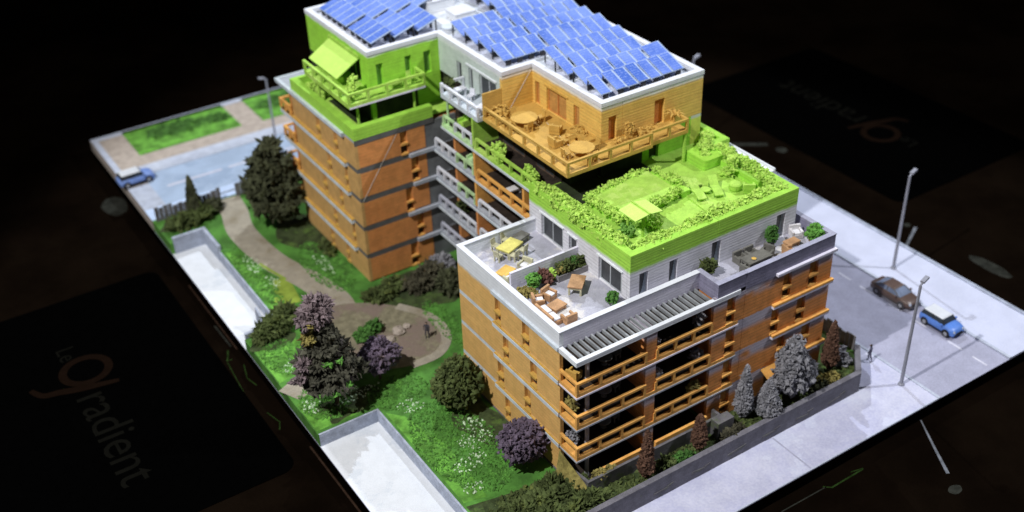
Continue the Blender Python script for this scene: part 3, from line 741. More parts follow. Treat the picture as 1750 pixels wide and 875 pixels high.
# ---- level 5 storey (recessed) and level 6
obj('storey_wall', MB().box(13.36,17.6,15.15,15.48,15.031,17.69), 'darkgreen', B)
wall_open('storey_wall', ('y',15.15), 17.601, 22.7, 15.031, 17.69, [(18.3,19.3,15.04,17.2)], .33, 'lime_wall')
window(('y',15.15),18.3,19.3,15.04,17.2,pane='darkgreen',frame='lime_dark')
obj('end_wall', MB().box(22.705,23.78,15.14,15.5,15.031,17.70), mat('lime_ochre',(.60,.66,.12),var=.15,zfade=(17.35,17.55,(.62,.64,.60))), B)
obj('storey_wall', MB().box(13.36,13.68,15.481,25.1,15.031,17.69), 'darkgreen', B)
obj('column', MB().cyl((20.4,13.2,15.031),(20.4,13.2,17.68),.15,.15,8), 'lime', B)
# orange terrace
obj('terrace_slab', MB().prism([(8.36,12.76),(16.7,12.76),(16.7,13.02),(20.6,13.02),(20.6,15.15),(13.36,15.15),(13.36,24.8),(10.3,24.8),(10.3,24.98),(8.36,24.98)],17.70,18.02), 'ochre', B)
railing([(8.47,24.8),(8.47,12.87),(16.6,12.87)],18.02,.98,'ochre',1.95)
railing([(16.8,13.12),(20.5,13.12),(20.5,14.9)],18.02,.98,'ochre',1.8)
obj('privacy_wall', MB().box(8.40,10.28,24.86,24.99,18.021,20.12), 'ochre', B)
opsX=[(23.75,24.45,18.05,20.15),(19.9,22.75,18.05,20.15),(18.1,18.9,18.05,20.1)]
wall_open('storey_wall', ('x',13.36), 15.484, 24.8, 18.03, 21.25, opsX, .32, 'ochre_top')
for a,b,c_,d in opsX: window(('x',13.36),a,b,c_,d,depth=.30,pane='ochre_door',frame='orange_recess',leaf=1 if b-a>2 else 0)
opsY=[(14.07,14.87,18.05,20.2),(18.72,19.75,18.05,20.3)]
wall_open('storey_wall', ('y',15.15), 13.36, 15.43, 18.03, 21.25, opsY[:1], .33, 'ochre_top')
wall_open('storey_wall', ('y',15.135), 15.46, 23.78, 17.71, 21.25, opsY[1:], .33, 'ochre_top')
for a,b,c_,d in opsY: window(('y',15.15),a,b,c_,d,depth=.30,pane='orange_recess',frame='ochre_door')
obj('storey_wall', MB().box(10.29,13.36,24.801,25.13,18.03,21.25), 'ochre_top', B)
obj('door_hood', pb(MB(),('x',13.36),19.6,23.0,20.28,20.38,-.10,-.002), 'ochre', B)
# white part of level 6
opsW=[(31.4,32.2,18.05,20.05),(29.55,30.25,18.05,20.1),(25.75,28.5,18.05,20.1)]
wall_open('storey_wall', ('x',10.29), 25.13, 35.63, 18.03, 21.25, opsW, .32, 'wall_white')
for a,b,c_,d in opsW: window(('x',10.29),a,b,c_,d,depth=.30,leaf=1 if b-a>2 else 0)
obj('door_hood', pb(MB(),('x',10.29),25.6,30.5,20.32,20.44,-.14,-.002), 'parapet_white', B)
# left wing level 6 walls
opsV=[(3.94,4.59,18.1,20.25),(6.79,7.44,18.1,20.25),(8.69,9.43,18.1,20.2)]
wall_open('storey_wall', ('y',35.30), 3.18, 10.285, 15.031, 21.25, opsV, .33, 'lime_wall')
for a,b,c_,d in opsV: window(('y',35.30),a,b,c_,d,depth=.30,pane='lime_dark',frame='lime_wall')
opsU=[(36.9,42.6,18.06,20.3)]
wall_open('storey_wall', ('x',3.18), 35.631, 47.9, 17.6, 21.25, opsU, .33, 'lime_wall')
window(('x',3.18),36.9,42.6,18.06,20.3,depth=.31,pane='darkgreen',frame='lime_dark',leaf=3)
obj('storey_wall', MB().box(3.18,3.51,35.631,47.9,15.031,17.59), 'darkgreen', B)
obj('storey_wall_shade', MB().box(3.6,7.8,35.26,35.299,15.04,17.5), 'darkgreen', B)  # thin dark sheet paints shade onto the recessed wall

# ---- roof
RP=[(3.18,35.30),(10.29,35.30),(10.29,24.80),(13.36,24.80),(13.36,15.15),(23.78,15.15),(23.78,47.9),(3.18,47.9)]
obj('roof_deck', MB().prism([(3.3,35.45),(10.44,35.45),(10.44,24.95),(13.5,24.95),(13.5,15.3),(23.6,15.3),(23.6,47.8),(3.3,47.8)],20.95,21.12), 'deck_roof', B)
RPo=[(3.12,35.24),(10.23,35.24),(10.23,24.74),(13.30,24.74),(13.30,15.09),(23.84,15.09),(23.84,47.96),(3.12,47.96)]
obj('roof_coping', MB().path(RPo,.55,21.251,21.62,closed=True), 'coping', B)

# ---- left wing
for k in range(5):
    ws={4:[(36.55,37.3),(40.2,41.0)],3:[(35.15,35.75),(38.6,39.35)],2:[(36.9,37.5),(40.3,41.1)],1:[(35.0,35.6),(38.9,39.6)],0:[(37.0,37.6),(40.3,41.0)]}[k]
    panels(('x',0.),33.0,46.4,3*k+.10,3*k+2.66,ws,'ochre_wing')
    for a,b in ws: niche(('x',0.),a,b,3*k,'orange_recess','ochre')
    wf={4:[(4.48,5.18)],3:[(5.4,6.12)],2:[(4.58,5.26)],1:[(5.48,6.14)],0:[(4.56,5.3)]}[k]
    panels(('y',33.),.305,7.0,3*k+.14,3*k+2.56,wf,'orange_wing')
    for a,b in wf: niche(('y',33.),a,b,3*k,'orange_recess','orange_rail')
    if k: obj('front_band', MB().box(.02,7.0,33.012,33.019,3*k-.44,3*k+.138), 'band', B)
    if k: obj('floor_band', MB().prism([(.02,33.02),(7.0,33.02),(7.0,33.3),(.3,33.3),(.3,46.4),(.02,46.4)],3*k-.379,3*k+.099), 'band', B)
for k in (1,2,3,4):
    obj('ledge', MB().box(-.32,.018,34.9,48.9,3*k-.38,3*k-.04), 'slab_light', B)
    obj('ledge_top', MB().box(-.28,.017,34.9,48.9,3*k-.039,3*k+.09), 'ochre', B)
    obj('ledge', MB().box({1:5.3,2:4.6,3:5.4,4:5.2}[k],7.79,32.72,33.018,3*k-.30,3*k+.02), 'slab', B)
obj('grey_strip', MB().box(7.01,10.28,33.04,33.30,0,14.58), 'grey_strip', B)
obj('floor_slab', MB().prism([(-.28,34.9),(.02,34.9),(.02,33.0),(7.9,33.0),(7.9,33.8),(7.4,33.8),(7.4,49.3),(-.28,49.3)],14.585,14.94), 'slab', B)
obj('floor_slab_face', MB().box(.0,7.95,32.97,32.999,14.40,14.94), 'band', B)
obj('slab_rim', MB().path([(5.,49.34),(-.32,49.34),(-.32,34.95)],.3,14.7,15.0), 'slab_light', B)
obj('terrace_floor', MB().box(.3,10.28,33.3,46.0,14.941,15.03), 'lime', B)
obj('floor_shade_sheet', MB().prism([(1.7,34.9),(7.9,34.9),(7.9,35.25),(3.17,35.25),(3.17,41.5),(1.7,41.5)],15.031,15.04), 'darkgreen', B)  # dark sheet paints shade on the terrace below the lime balcony
obj('parapet', MB().path([(.0,45.8),(.0,32.95),(7.93,32.95)],.62,14.941,16.06), 'lime_parapet', B)
obj('parapet_end', MB().box(.01,3.1,45.801,46.2,14.95,16.0), 'lime_parapet', B)
for x,y in ((1.4,34.6),(6.9,34.3),(.9,41.5)):
    obj('column', MB().cyl((x,y,15.031),(x,y,17.58),.13,.13,8), 'lime', B)
obj('balcony_slab', MB().prism([(.28,33.72),(7.86,33.72),(7.86,35.29),(3.17,35.29),(3.17,42.9),(.28,42.9)],17.60,18.03), 'lime', B)
obj('slab_edge', MB().box(.30,7.84,33.70,33.72,17.58,17.75), 'parapet_lilac', B)
railing([(.38,42.8),(.38,33.82),(7.76,33.82),(7.76,35.2)],18.03,.97,'lime',1.9,thick=.24)
aw=obj('awning', MB().add([(3.17,36.8,20.55),(3.17,42.6,20.55),(.95,42.9,18.95),(.95,37.2,18.95),(3.17,36.8,20.67),(3.17,42.6,20.67),(.92,42.9,19.05),(.92,37.2,19.05)],[(0,1,2,3),(7,6,5,4),(0,3,7,4),(1,5,6,2),(3,2,6,7)]), mat('awning_lime',(.56,.86,.17),var=.05,lines=0,streak=0), B)
obj('awning_box', MB().box(2.93,3.17,36.7,42.7,20.56,20.82), 'lime', aw)
# orange balconies at the far end of the wing
for k in (1,2,3,4):
    railing([(-.2,46.6),(-.2,48.8),(2.2,48.8)],3*k+.1,1.0,'orange_rail',1.1,thick=.24)
    obj('wing_back_wall', MB().box(.6,7.4,46.41,46.6,3*k-.3,3*k+2.6), 'dark', B)
    obj('balcony_slab', MB().box(-.27,7.4,46.61,48.9,3*k-.30,3*k+.09), 'orange_rail', B)

# ---- recess facade with balconies (x = 7.85 outer edge)
obj('recess_wall', MB().box(10.30,10.61,16.35,33.03,0,17.6), 'dark', B)
XB=7.82
for k in range(1,6):
    z=3*k
    ytop={5:31.2}.get(k,33.0)
    mL={5:'slab',4:'slab',3:'slab',2:'slab',1:'slab'}[k]
    obj('balcony_slab', MB().box(XB,10.29,26.0,ytop,z-.30,z+.05), {5:'mint',4:'slab'}.get(k,'slab'), B)
    obj('balcony_slab', MB().box(XB-.06,10.29,16.36,25.7,z-.28,z+.07), {5:'lime',4:'orange_rail'}.get(k,'slab'), B)
    obj('balcony_shade_sheet', MB().box(XB+.34,10.29,16.4,ytop-.1,z+.071,z+.085), 'dark', B)  # shade behind the railing laid on the slab as a dark sheet
    obj('slab_edge', MB().box(XB-.12,XB-.061,16.36,ytop,z-.40,z-.18), 'slab_light', B)
    railing([(XB+.1,26.2),(XB+.1,29.0)],z+.05,.95,{5:'rail_white',4:'mint',3:'mint',2:'rail_white'}.get(k,'rail_grey'),1.3)
    railing([(XB+.1,29.1),(XB+.1,ytop-.3)],z+.05,.95,{5:'mint',4:'rail_white',3:'rail_white'}.get(k,'rail_grey'),1.3)
    railing([(XB+.05,16.5),(XB+.05,25.4)],z+.07,.95,{5:'lime',4:'orange_rail',3:'rail_white',2:'rail_white'}.get(k,'rail_grey'),1.75,thick=.24 if k>3 else .2)
for k in range(0,6):
    z=3*k
    obj('pier', MB().box(XB+.0,10.29,25.705,25.995,z+.08,z+2.69), {5:'lime',4:'orange_rail',3:'orange_rail'}.get(k,'orange_wing'), B)
    if k<5: obj('pier', MB().box(XB+.75,10.29,30.3,30.6,z+.08,z+2.69), 'orange_wing', B)
    if k in (4,3): obj('pier', MB().box(XB+.2,10.29,18.4,18.7,z+.08,z+2.69), 'orange_rail', B)
    for (a,b) in ((17.2,19.8),(21.5,24.8),(26.6,29.6),(31.0,32.6)):
        window(('x',10.10),a,b,z+.1,z+2.4,depth=.19,frame='brown_frame',pane='pane',leaf=1)
# white balcony level 6
obj('balcony_slab', MB().box(7.86,10.28,25.0,31.1,17.62,18.03), 'slab_light', B)
railing([(10.1,31.0),(7.97,31.0),(7.97,25.1)],18.03,.95,'rail_white',1.5,thick=.24)
obj('column', MB().cyl((8.2,30.6,15.06),(8.2,30.6,17.61),.12,.12,8), 'mint', B)

# thin pale strips painting the bright edge where two projections meet
def seam(pts, t=.05):
    a,b=Vector(pts[0]),Vector(pts[1]); d=b-a
    if abs(d.z)<.01: mb=MB().obox((a+b)/2, d.length, t, .012, (0,0,math.atan2(d.y,d.x)))
    else: mb=MB().obox((a+b)/2, d.length, .012, t, (0,-math.atan2(d.z,d.x),0))
    return obj('light_seam', mb, 'seam', B)
seam([(.25,32.985,8.75),(4.15,32.985,14.35)])
seam([(11.0,24.79,18.05),(13.28,24.79,21.15)],.09)
seam([(10.8,14.5,18.03),(12.05,20.9,18.03)],.04)

# ================================================================== SOLAR PANELS
def solar_proto():
    t = thing('solar_panel','', 'solar panel')
    W,D,zl,zh = 1.08,2.1,.58,1.28        # width, run, low and high edge above the deck
    ang=math.atan2(zh-zl,D)
    def slab(x0,x1,v0,v1,o0,o1):
        vs=[]
        for o in (o0,o1):
            for x,v in ((x0,v0),(x1,v0),(x1,v1),(x0,v1)):
                vs.append((x, v*math.cos(ang)-o*math.sin(ang), zl+v*math.sin(ang)+o*math.cos(ang)))
        return vs,[(3,2,1,0),(4,5,6,7),(0,1,5,4),(1,2,6,5),(2,3,7,6),(3,0,4,7)]
    L=D/math.cos(ang)
    obj('panel_frame', MB().add(*slab(0,W,0,L,0,.09)), 'solar_frame', t)
    me=bpy.data.meshes.new('cells'); v,f=slab(.03,W-.16,.05,L-.06,.091,.115); me.from_pydata(v,[],f)
    uv=me.uv_layers.new(name='UVMap')
    for p in me.polygons:
        for li,vi in zip(p.loop_indices,p.vertices): uv.data[li].uv=((vi%4 in (1,2))*1.0,(vi%4 in (2,3))*1.0)
    me.update(); obj('cells', me, M['solar'], t)
    obj('leg', MB().box(.08,.16,D-.22,D-.12,0,zh-.10), 'steel', t)
    obj('leg', MB().box(W-.16,W-.08,D-.22,D-.12,0,zh-.10), 'steel', t)
    obj('foot_rail', MB().box(.04,W-.04,.10,D-.1,.0,.10), 'rail_grey', t)
    obj('front_foot', MB().box(.3,W-.3,.06,.18,.1,zl-.01), 'steel', t)
    return t
ZD=21.125
sp0 = solar_proto(); used=[False]
def sp(x,y,rz,label,group):
    if not used[0]:
        used[0]=True; sp0.location=(x,y,ZD); sp0.rotation_euler=(0,0,rz); sp0['label']=label; sp0['group']=group; return sp0
    return dup(sp0,(x,y,ZD),rz,label,group)
jr=random.Random(3)
ORD=['first','second','third','fourth','fifth','sixth','seventh','eighth','ninth']
rows=[(16.15,[14.1,15.6,16.68,17.95,19.12,20.29,21.46],'in the front row above the orange corner'),
      (18.35,[14.2,15.35,16.5,17.7,18.85,20.0,21.3,22.2],'in the second row from the front roof edge'),
      (20.75,[14.15,15.5,16.6,17.75,18.9,20.05,21.2],'in the third row from the front roof edge'),
      (23.1,[14.7,15.95,17.1,18.25,19.4,20.55,21.7],'in the fourth row from the front roof edge')]
for y,xs,txt in rows:
    for j,x in enumerate(xs): sp(x+jr.uniform(-.03,.03),y+jr.uniform(-.08,.08),0,f'{ORD[j]} blue panel from left, '+txt,'solar panels '+txt)
for i,y in enumerate((26.2,28.4,30.65,32.85)):
    n=['nearest','second','third','farthest'][i]
    for j,x in enumerate((11.45,12.6,13.75,14.9)): sp(x,y+jr.uniform(-.04,.04),0,f'{ORD[j]} blue solar panel from the left, {n} row above the white balcony',f'solar panels, {n} row above the white balcony')
    for j,x in enumerate((16.25,17.4,18.55,19.75,20.9,22.05)): sp(x+jr.uniform(-.04,.04),y+.15+jr.uniform(-.06,.06),0,f'{ORD[j]} blue solar panel from left, {n} row reaching the right roof edge',f'solar panels, {n} row along the right roof edge')
for i,y in enumerate((35.3,37.6,39.9,42.2)):
    for j,x in enumerate((17.0,18.15,19.3,20.5,21.65)): sp(x,y,0,f'{ORD[j]} blue panel from the left, {ORD[i]} row of the far right roof field','solar panels at the far end of the right roof edge')
wr_=[(4.2,'beside the left roof edge of the lime wing'),(6.55,'in the second row from the left roof edge'),(8.9,'in the third row from the left roof edge'),(11.25,'in the fourth row from the left roof edge')]
for i,(x,txt) in enumerate(wr_):
    ys=[37.45+j*1.12 for j in range(4)]+[42.35+j*1.12 for j in range(5)]
    if i==3: ys=[y for y in ys if y>42]
    for j,y in enumerate(ys): sp(x,y,-math.pi/2,f'{ORD[j]} blue panel from the front, '+txt,'solar panels '+txt)
t=thing('roof_hatch','white box on the roof between the two panel fields','roof hatch',(14.6,38.4,21.12))
obj('box', MB().box(-1.1,1.0,-.9,.9,0,.55), 'parapet_white', t); obj('lid', MB().box(-1.18,1.08,-.98,.98,.551,.66), 'coping', t)
t=thing('roof_hatch','larger white box farther back on the roof by the panels','roof hatch',(14.2,42.3,21.12))
obj('box', MB().box(-1.5,1.3,-1.2,1.2,0,.8), 'parapet_white', t); obj('lid', MB().box(-1.58,1.38,-1.28,1.28,.801,.9), 'coping', t)
t=thing('roof_vent','low round white vent on the roof by the inner corner','roof vent',(11.9,36.2,21.12))
obj('drum', MB().lathe((0,0,0),[(.55,0),(.55,.3)],14), 'coping', t); obj('cap', MB().lathe((0,0,.3),[(.65,0),(.6,.12),(.1,.2)],14), 'slab_light', t)

# ================================================================== FURNITURE
def chair(m, name='chair'):
    t=thing(name,'','chair')
    obj('seat', MB().box(-.27,.27,-.27,.27,.42,.52), m, t)
    obj('backrest', MB().add([(-.27,.22,.5),(.27,.22,.5),(.27,.30,.5),(-.27,.30,.5),(-.25,.30,1.02),(.25,.30,1.02),(.25,.38,1.0),(-.25,.38,1.0)],[(3,2,1,0),(4,5,6,7),(0,1,5,4),(1,2,6,5),(2,3,7,6),(3,0,4,7)]), m, t)
    for sx in (-1,1):
        for sy in (-1,1): obj('leg', MB().box(sx*.22-.05,sx*.22+.05,sy*.22-.05,sy*.22+.05,0,.42), m, t)
    return t
def armchair(m, cush=None):
    t=thing('armchair','','armchair')
    obj('base', MB().box(-.45,.45,-.42,.42,.05,.36), m, t)
    obj('backrest', MB().box(-.45,.45,.28,.46,.361,.88), m, t)
    for s in (-1,1): obj('armrest', MB().box(s*.38-.08,s*.38+.08,-.42,.279,.361,.62), m, t)
    if cush: obj('cushion', MB().box(-.28,.28,-.38,.26,.362,.52), cush, t, bevel=.06)
    return t
def table_rect(lx,ly,h,mt,ml,name='table',solid=False):
    t=thing(name,'','table')
    obj('table_top', MB().box(-lx/2,lx/2,-ly/2,ly/2,h-.10,h), mt, t)
    if solid:
        obj('apron', MB().box(-lx/2+.08,lx/2-.08,-ly/2+.08,ly/2-.08,h-.3,h-.101), ml, t)
    for sx in (-1,1):
        for sy in (-1,1): obj('leg', MB().box(sx*(lx/2-.12)-.07,sx*(lx/2-.12)+.07,sy*(ly/2-.12)-.07,sy*(ly/2-.12)+.07,0,h-.101), ml, t)
    return t
def table_round(r,h,m,n=14,name='round_table'):
    t=thing(name,'','table')
    obj('table_top', MB().lathe((0,0,h-.1),[(r*.97,0),(r,.04),(r,.08),(r*.96,.1)],n), m, t)
    obj('pedestal', MB().lathe((0,0,.0),[(.42*r,0),(.36*r,.08),(.12,.14),(.11,h-.12)],10), m, t)
    return t
def place(t,loc,rz,label,group=None):
    t.location=loc; t.rotation_euler=(0,0,rz); t['label']=label
    if group: t['group']=group
    return t
def shrub(name,label,cat,loc,ells,n,size,seed,material,group=None,trunk=None,pot=None,fill=.25,spiky=None):
    t=thing(name,label,cat,loc,0,group)
    if spiky is None: spiky=material.name.startswith(('leaf_dark','leaf_brown','leaf_olive'))
    if pot:
        r,h,pm=pot; obj('pot', MB().lathe((0,0,0),[(r*.75,0),(r,h*.9),(r*1.06,h),(r*.85,h),(r*.8,h*.85)],14), pm, t)
    if trunk:
        h,r0,r1,tm=trunk; mb=MB().cyl((0,0,-.02),(0.05*h,0,h*.55),r0,(r0+r1)/2,8).cyl((0.05*h,0,h*.55),(0,0,h),(r0+r1)/2,r1,8)
        for k in range(4):
            a=k*1.6+seed; mb.cyl((0.03*h,0,h*(.5+.1*k)),(math.cos(a)*h*.28,math.sin(a)*h*.28,h*(.72+.1*k)),r1,r1*.4,6)
        obj('trunk', mb, tm, t)
    obj('crown' if trunk else 'foliage', leaf_mesh('foliage',ells,n,size,seed,fill,spiky=spiky), material, t)
    return t

Z6=18.03
# --- orange terrace (level 6)
oc=chair('ochre')
place(oc,(10.3,22.9,Z6),0,'ochre chair behind the round table near the privacy wall','chairs of the upper ochre table')
dup(oc,(11.75,21.3,Z6),-math.pi/2,'tall ochre chair on the house side of the upper round table','chairs of the upper ochre table')
dup(oc,(10.0,20.5,Z6),math.pi,'ochre chair on the railing side of the upper round table','chairs of the upper ochre table')
dup(oc,(9.0,22.0,Z6),math.pi/2,'ochre chair at the left of the upper round table','chairs of the upper ochre table')
place(table_round(1.15,.75,'ochre'),(10.35,21.65,Z6),0,'round ochre table on the upper terrace between four chairs')
place(table_round(1.05,.75,'ochre',12),(11.1,14.65,Z6),0,'round ochre table at the front corner of the orange terrace')
dup(oc,(9.75,14.9,Z6),math.pi/2,'ochre chair left of the corner round table','chairs of the corner ochre table')
dup(oc,(12.5,14.8,Z6),-math.pi/2,'ochre chair right of the corner round table','chairs of the corner ochre table')
dup(oc,(11.2,13.35,Z6),math.pi,'ochre chair between corner table and front railing','chairs of the corner ochre table')
dup(oc,(11.3,16.0,Z6),0,'ochre chair behind the corner round table','chairs of the corner ochre table')
oa=armchair('ochre')
place(oa,(11.6,18.9,Z6),math.pi*.7,'ochre armchair standing between door and low coffee table')
dup(oa,(10.3,17.1,Z6),math.pi/2,'small ochre armchair left of the low coffee table')
place(table_rect(1.1,.9,.36,'ochre','ochre','coffee_table',True),(11.55,17.2,Z6),.1,'low square ochre coffee table with a bowl on the orange terrace')
tag(obj('bowl', MB().lathe((0,0,0),[(.12,0),(.26,.14),(.22,.14),(.1,.04)],10),'ochre',loc=(11.55,17.2,Z6+.365)),'small ochre bowl on the low coffee table','bowl')
pl_=thing('planter','long ochre planter box against the wall of the orange terrace','planter',(12.85,16.9,Z6))
obj('box', MB().path([(-.55,-1.3),(.5,-1.3),(.5,1.4),(-.55,1.4)],.12,0,.42,closed=True), 'ochre', pl_)
obj('soil', MB().box(-.43,.38,-1.18,1.28,0,.3), 'ochre', pl_)
shrub('terrace_shrub','low ochre shrub growing in the long planter','shrub',(13.0,17.2,Z6+.3),[(0,.2,.15,.3,.9,.28)],60,.14,41,M['ochre'])
shrub('terrace_shrub','ochre leafy shrub beside the privacy wall','shrub',(9.4,24.0,Z6),[(0,0,.5,.75,.6,.55),(.5,-.3,.35,.5,.5,.4)],110,.17,42,M['ochre'])
shrub('terrace_plant','upright ochre plant beside the narrow front door of the orange terrace','plant',(15.7,14.6,Z6),[(0,0,.75,.3,.3,.7),(.2,0,1.0,.25,.25,.4)],70,.15,43,M['ochre'])
shrub('terrace_shrub','low wide ochre shrub along the front wall of the orange terrace','shrub',(17.0,14.5,Z6),[(0,0,.25,.8,.35,.35),(.7,0,.2,.5,.3,.3)],90,.14,44,M['ochre'])
shrub('terrace_shrub','small ochre shrub in the corner below the narrow front door','shrub',(14.7,14.5,Z6),[(0,0,.2,.5,.3,.28)],50,.13,45,M['ochre'])
pp=thing('palm_plant','spiky ochre palm at the right end of the orange terrace','plant',(20.2,14.4,Z6))
obj('stem', MB().cyl((0,0,0),(.05,0,.7),.12,.08,7), 'ochre', pp)
for k in range(7):
    a=k*.9; d=Vector((math.cos(a),math.sin(a),0)); mb=MB(); p=Vector((.05,0,.7)); q=p+d*.45+Vector((0,0,.42)); r_=p+d*.95+Vector((0,0,.30)); n=Vector((-d.y,d.x,0))*.12
    mb.add([tuple(p-n*.5),tuple(p+n*.5),tuple(q+n),tuple(q-n),tuple(r_),tuple(q+Vector((0,0,.06)))],[(0,1,2,5),(0,5,3),(3,5,4),(5,2,4),(0,3,2,1),(3,4,2)])
    obj('leaf', mb, 'ochre', pp)

# --- lime roof garden (level 5)
Z5=15.03
hl=leaf_mesh('hedge',hedge_ells((7.75,15.6),(7.75,5.0),1.3,.8,9,51,Z5+.55),1530,.145,51,.2,spiky=False)
tag(obj('hedge', hl, 'lime_plant'),'lime green hedge along the left parapet of the roof garden','hedge')
hl=leaf_mesh('hedge',hedge_ells((8.6,4.25),(15.2,4.3),1.2,.8,7,52,Z5+.45),1190,.145,52,.2,spiky=False)
tag(obj('hedge', hl, 'lime_plant'),'lime green hedge along the left half of the front parapet','hedge')
hl=leaf_mesh('hedge',hedge_ells((15.7,4.4),(23.,4.5),1.3,.85,8,53,Z5+.45),1360,.145,53,.2,spiky=False)
tag(obj('hedge', hl, 'lime_plant'),'lime green hedge along the right half of the front parapet','hedge')
hl=leaf_mesh('hedge',hedge_ells((22.9,5.2),(22.95,11.0),.9,.9,6,54,Z5+.55),816,.145,54,.2,spiky=False)
tag(obj('hedge', hl, 'lime_plant'),'lime green hedge above the right side wall of the roof garden','hedge')
gw=thing('planter','low lime planter wall in front of the right hedge','planter',(22.2,8.0,Z5+.1)); obj('wall', MB().box(-.1,.25,-1.8,2.6,0,.62),'lime_parapet',gw); obj('soil', MB().box(.251,.7,-1.8,2.6,0,.5),'lime',gw)
# raised bed
rb=thing('raised_bed','big raised lime planting bed with ivy hanging over its edges','raised bed',(13.,10.2,Z5))
bedp=[(-3.0,2.0),(3.2,2.6),(3.3,-1.3),(-2.9,-2.1)]
obj('bed_wall', MB().prism(bedp,0,.72),'lime_parapet',rb)
obj('bed_top', MB().prism([(-2.8,1.85),(3.05,2.4),(3.15,-1.15),(-2.75,-1.9)],.721,.86),'lime',rb)
es=[]
for (a,b) in ((bedp[3],bedp[2]),(bedp[0],bedp[3]),(bedp[0],bedp[1])): es+=hedge_ells(a,b,.75,.75,6,int(a[0]*10)+60,.45)
obj('ivy', leaf_mesh('ivy',es,1500,.125,61,.25,spiky=False),'lime_plant',rb)
gb=thing('planter','narrow lime planter with spiky plants at the right of the raised bed','planter',(16.85,10.6,Z5))
obj('box', MB().box(-.42,.42,-1.9,2.2,0,.55),'lime_parapet',gb)
obj('foliage', leaf_mesh('f',[(0,1.7,.7,.4,.5,.35),(.1,-.2,.8,.35,.8,.4),(0,.8,.6,.3,.5,.25)],220,.14,62,.3,spiky=False),'lime_plant',gb)
for k in range(6):
    a=k*1.05; obj('shoot', MB().cyl((.05,-.4+.12*k,.6),(.05+.35*math.cos(a),-.4+.12*k+.3*math.sin(a),1.55),.07,.02,5),'lime_plant',gb)
# shelter
sh=thing('garden_shelter','small lime shelter with a folded roof standing in the front hedge','shelter',(10.6,6.6,Z5))
obj('post', MB().cyl((-.05,-.4,0),(-.05,-.4,2.0),.12,.12,8),'lime',sh)
obj('post', MB().cyl((-.75,.55,0),(-.75,.55,1.95),.10,.10,8),'lime',sh)
obj('post', MB().cyl((.95,.5,0),(.95,.5,1.95),.10,.10,8),'lime',sh)
aw2=M['lime']
for s in (-1,1):
    mb=MB(); e=1.28*s
    mb.add([(0,-1.05,2.18),(0,1.05,2.18),(e,1.0,1.98),(e,-1.0,1.98),(0,-1.05,2.26),(0,1.05,2.26),(e,1.0,2.06),(e,-1.0,2.06)],[(0,1,2,3),(7,6,5,4),(0,3,7,4),(1,5,6,2),(3,2,6,7)])
    obj('roof_half', mb, MATS['awning_lime'], sh)
obj('ridge', MB().box(-.06,.06,-1.15,1.1,2.262,2.36),'lime',sh)
shrub('terrace_shrub','lime bush beneath the right side of the folded shelter roof','shrub',(12.0,6.6,Z5),[(0,0,.5,.55,.5,.55),(.4,.5,.6,.4,.4,.5)],130,.17,63,M['lime_plant'])
shrub('terrace_shrub','dark lime bush beneath the left side of the folded shelter roof','shrub',(9.8,7.1,Z5),[(0,0,.4,.5,.6,.45)],80,.17,64,M['lime_dark'])
def lounger(label,loc,rz,proto=None):
    if proto: return dup(proto,loc,rz,label)
    t=thing('sun_lounger',label,'sun lounger',loc,rz)
    def sl_(p,q):
        mb=MB(); mb.add([(-.36,p[0],p[1]),(.36,p[0],p[1]),(.36,q[0],q[1]),(-.36,q[0],q[1]),(-.36,p[0],p[1]+.1),(.36,p[0],p[1]+.1),(.36,q[0],q[1]+.1),(-.36,q[0],q[1]+.1)],[(3,2,1,0),(4,5,6,7),(0,1,5,4),(1,2,6,5),(2,3,7,6),(3,0,4,7)]); return mb
    obj('foot_section', sl_((-1.15,.22),(-.35,.38)),'lime',t); obj('seat', sl_((-.349,.38),(.25,.30)),'lime',t); obj('backrest', sl_((.251,.30),(1.05,.85)),'lime',t)
    for s in (-1,1):
        obj('leg', MB().box(s*.3-.04,s*.3+.04,-.9,-.8,0,.24),'lime_dark',t); obj('leg', MB().box(s*.3-.04,s*.3+.04,.6,.7,0,.5),'lime_dark',t)
    return t
l0=lounger('lime sun lounger on the left of the small round table',(17.6,8.3,Z5+.1),-.28)
lounger('lime sun lounger on the right of the small round table',(19.15,7.9,Z5+.1),-.42,l0)
place(table_round(.42,.38,'lime',12,'side_table'),(18.35,8.15,Z5+.1),0,'small low round lime table between the two loungers')
tag(obj('pouf', MB().lathe((0,0,0),[(.45,0),(.52,.15),(.52,.5),(.4,.6)],14),'lime',loc=(20.6,7.2,Z5+.1)),'round lime pouf seat in front of the right hedge','pouf')
place(armchair('lime'),(21.2,6.3,Z5+.1),2.5,'lime armchair by the front right hedge')
shrub('terrace_plant','tall lumpy lime plant beside the planter wall of the roof garden','plant',(21.7,9.0,Z5+.1),[(0,0,.6,.45,.45,.6),(.1,0,1.25,.4,.4,.5),(-.4,.2,.4,.3,.3,.35)],110,.20,65,M['lime_plant'])
bx=thing('planter','rounded square lime planter box by the green end wall','planter',(21.6,12.3,Z5))
rp=[]
for (cx,cy,a0) in ((1.0,.9,0),(-.6,.9,90),(-.6,-1.1,180),(1.0,-1.1,270)):
    for k in range(5):
        a=R(a0+k*22.5); rp.append((cx+.35*math.cos(a),cy+.35*math.sin(a)))
obj('box', MB().prism(rp,0,.95),'lime_parapet',bx)
obj('foliage', leaf_mesh('f',[(.5,.3,1.15,.7,.7,.35),(.9,.7,1.4,.4,.5,.45),(-.2,-.5,1.0,.4,.4,.2)],220,.14,66,.3,spiky=False),'lime_plant',bx)
shrub('terrace_shrub','lime shrub filling the recess behind the right parapet step','shrub',(24.1,14.3,Z5),[(0,0,.6,.45,1.0,.5),(-.3,-1.2,.5,.4,.5,.45)],140,.18,67,M['lime_plant'])
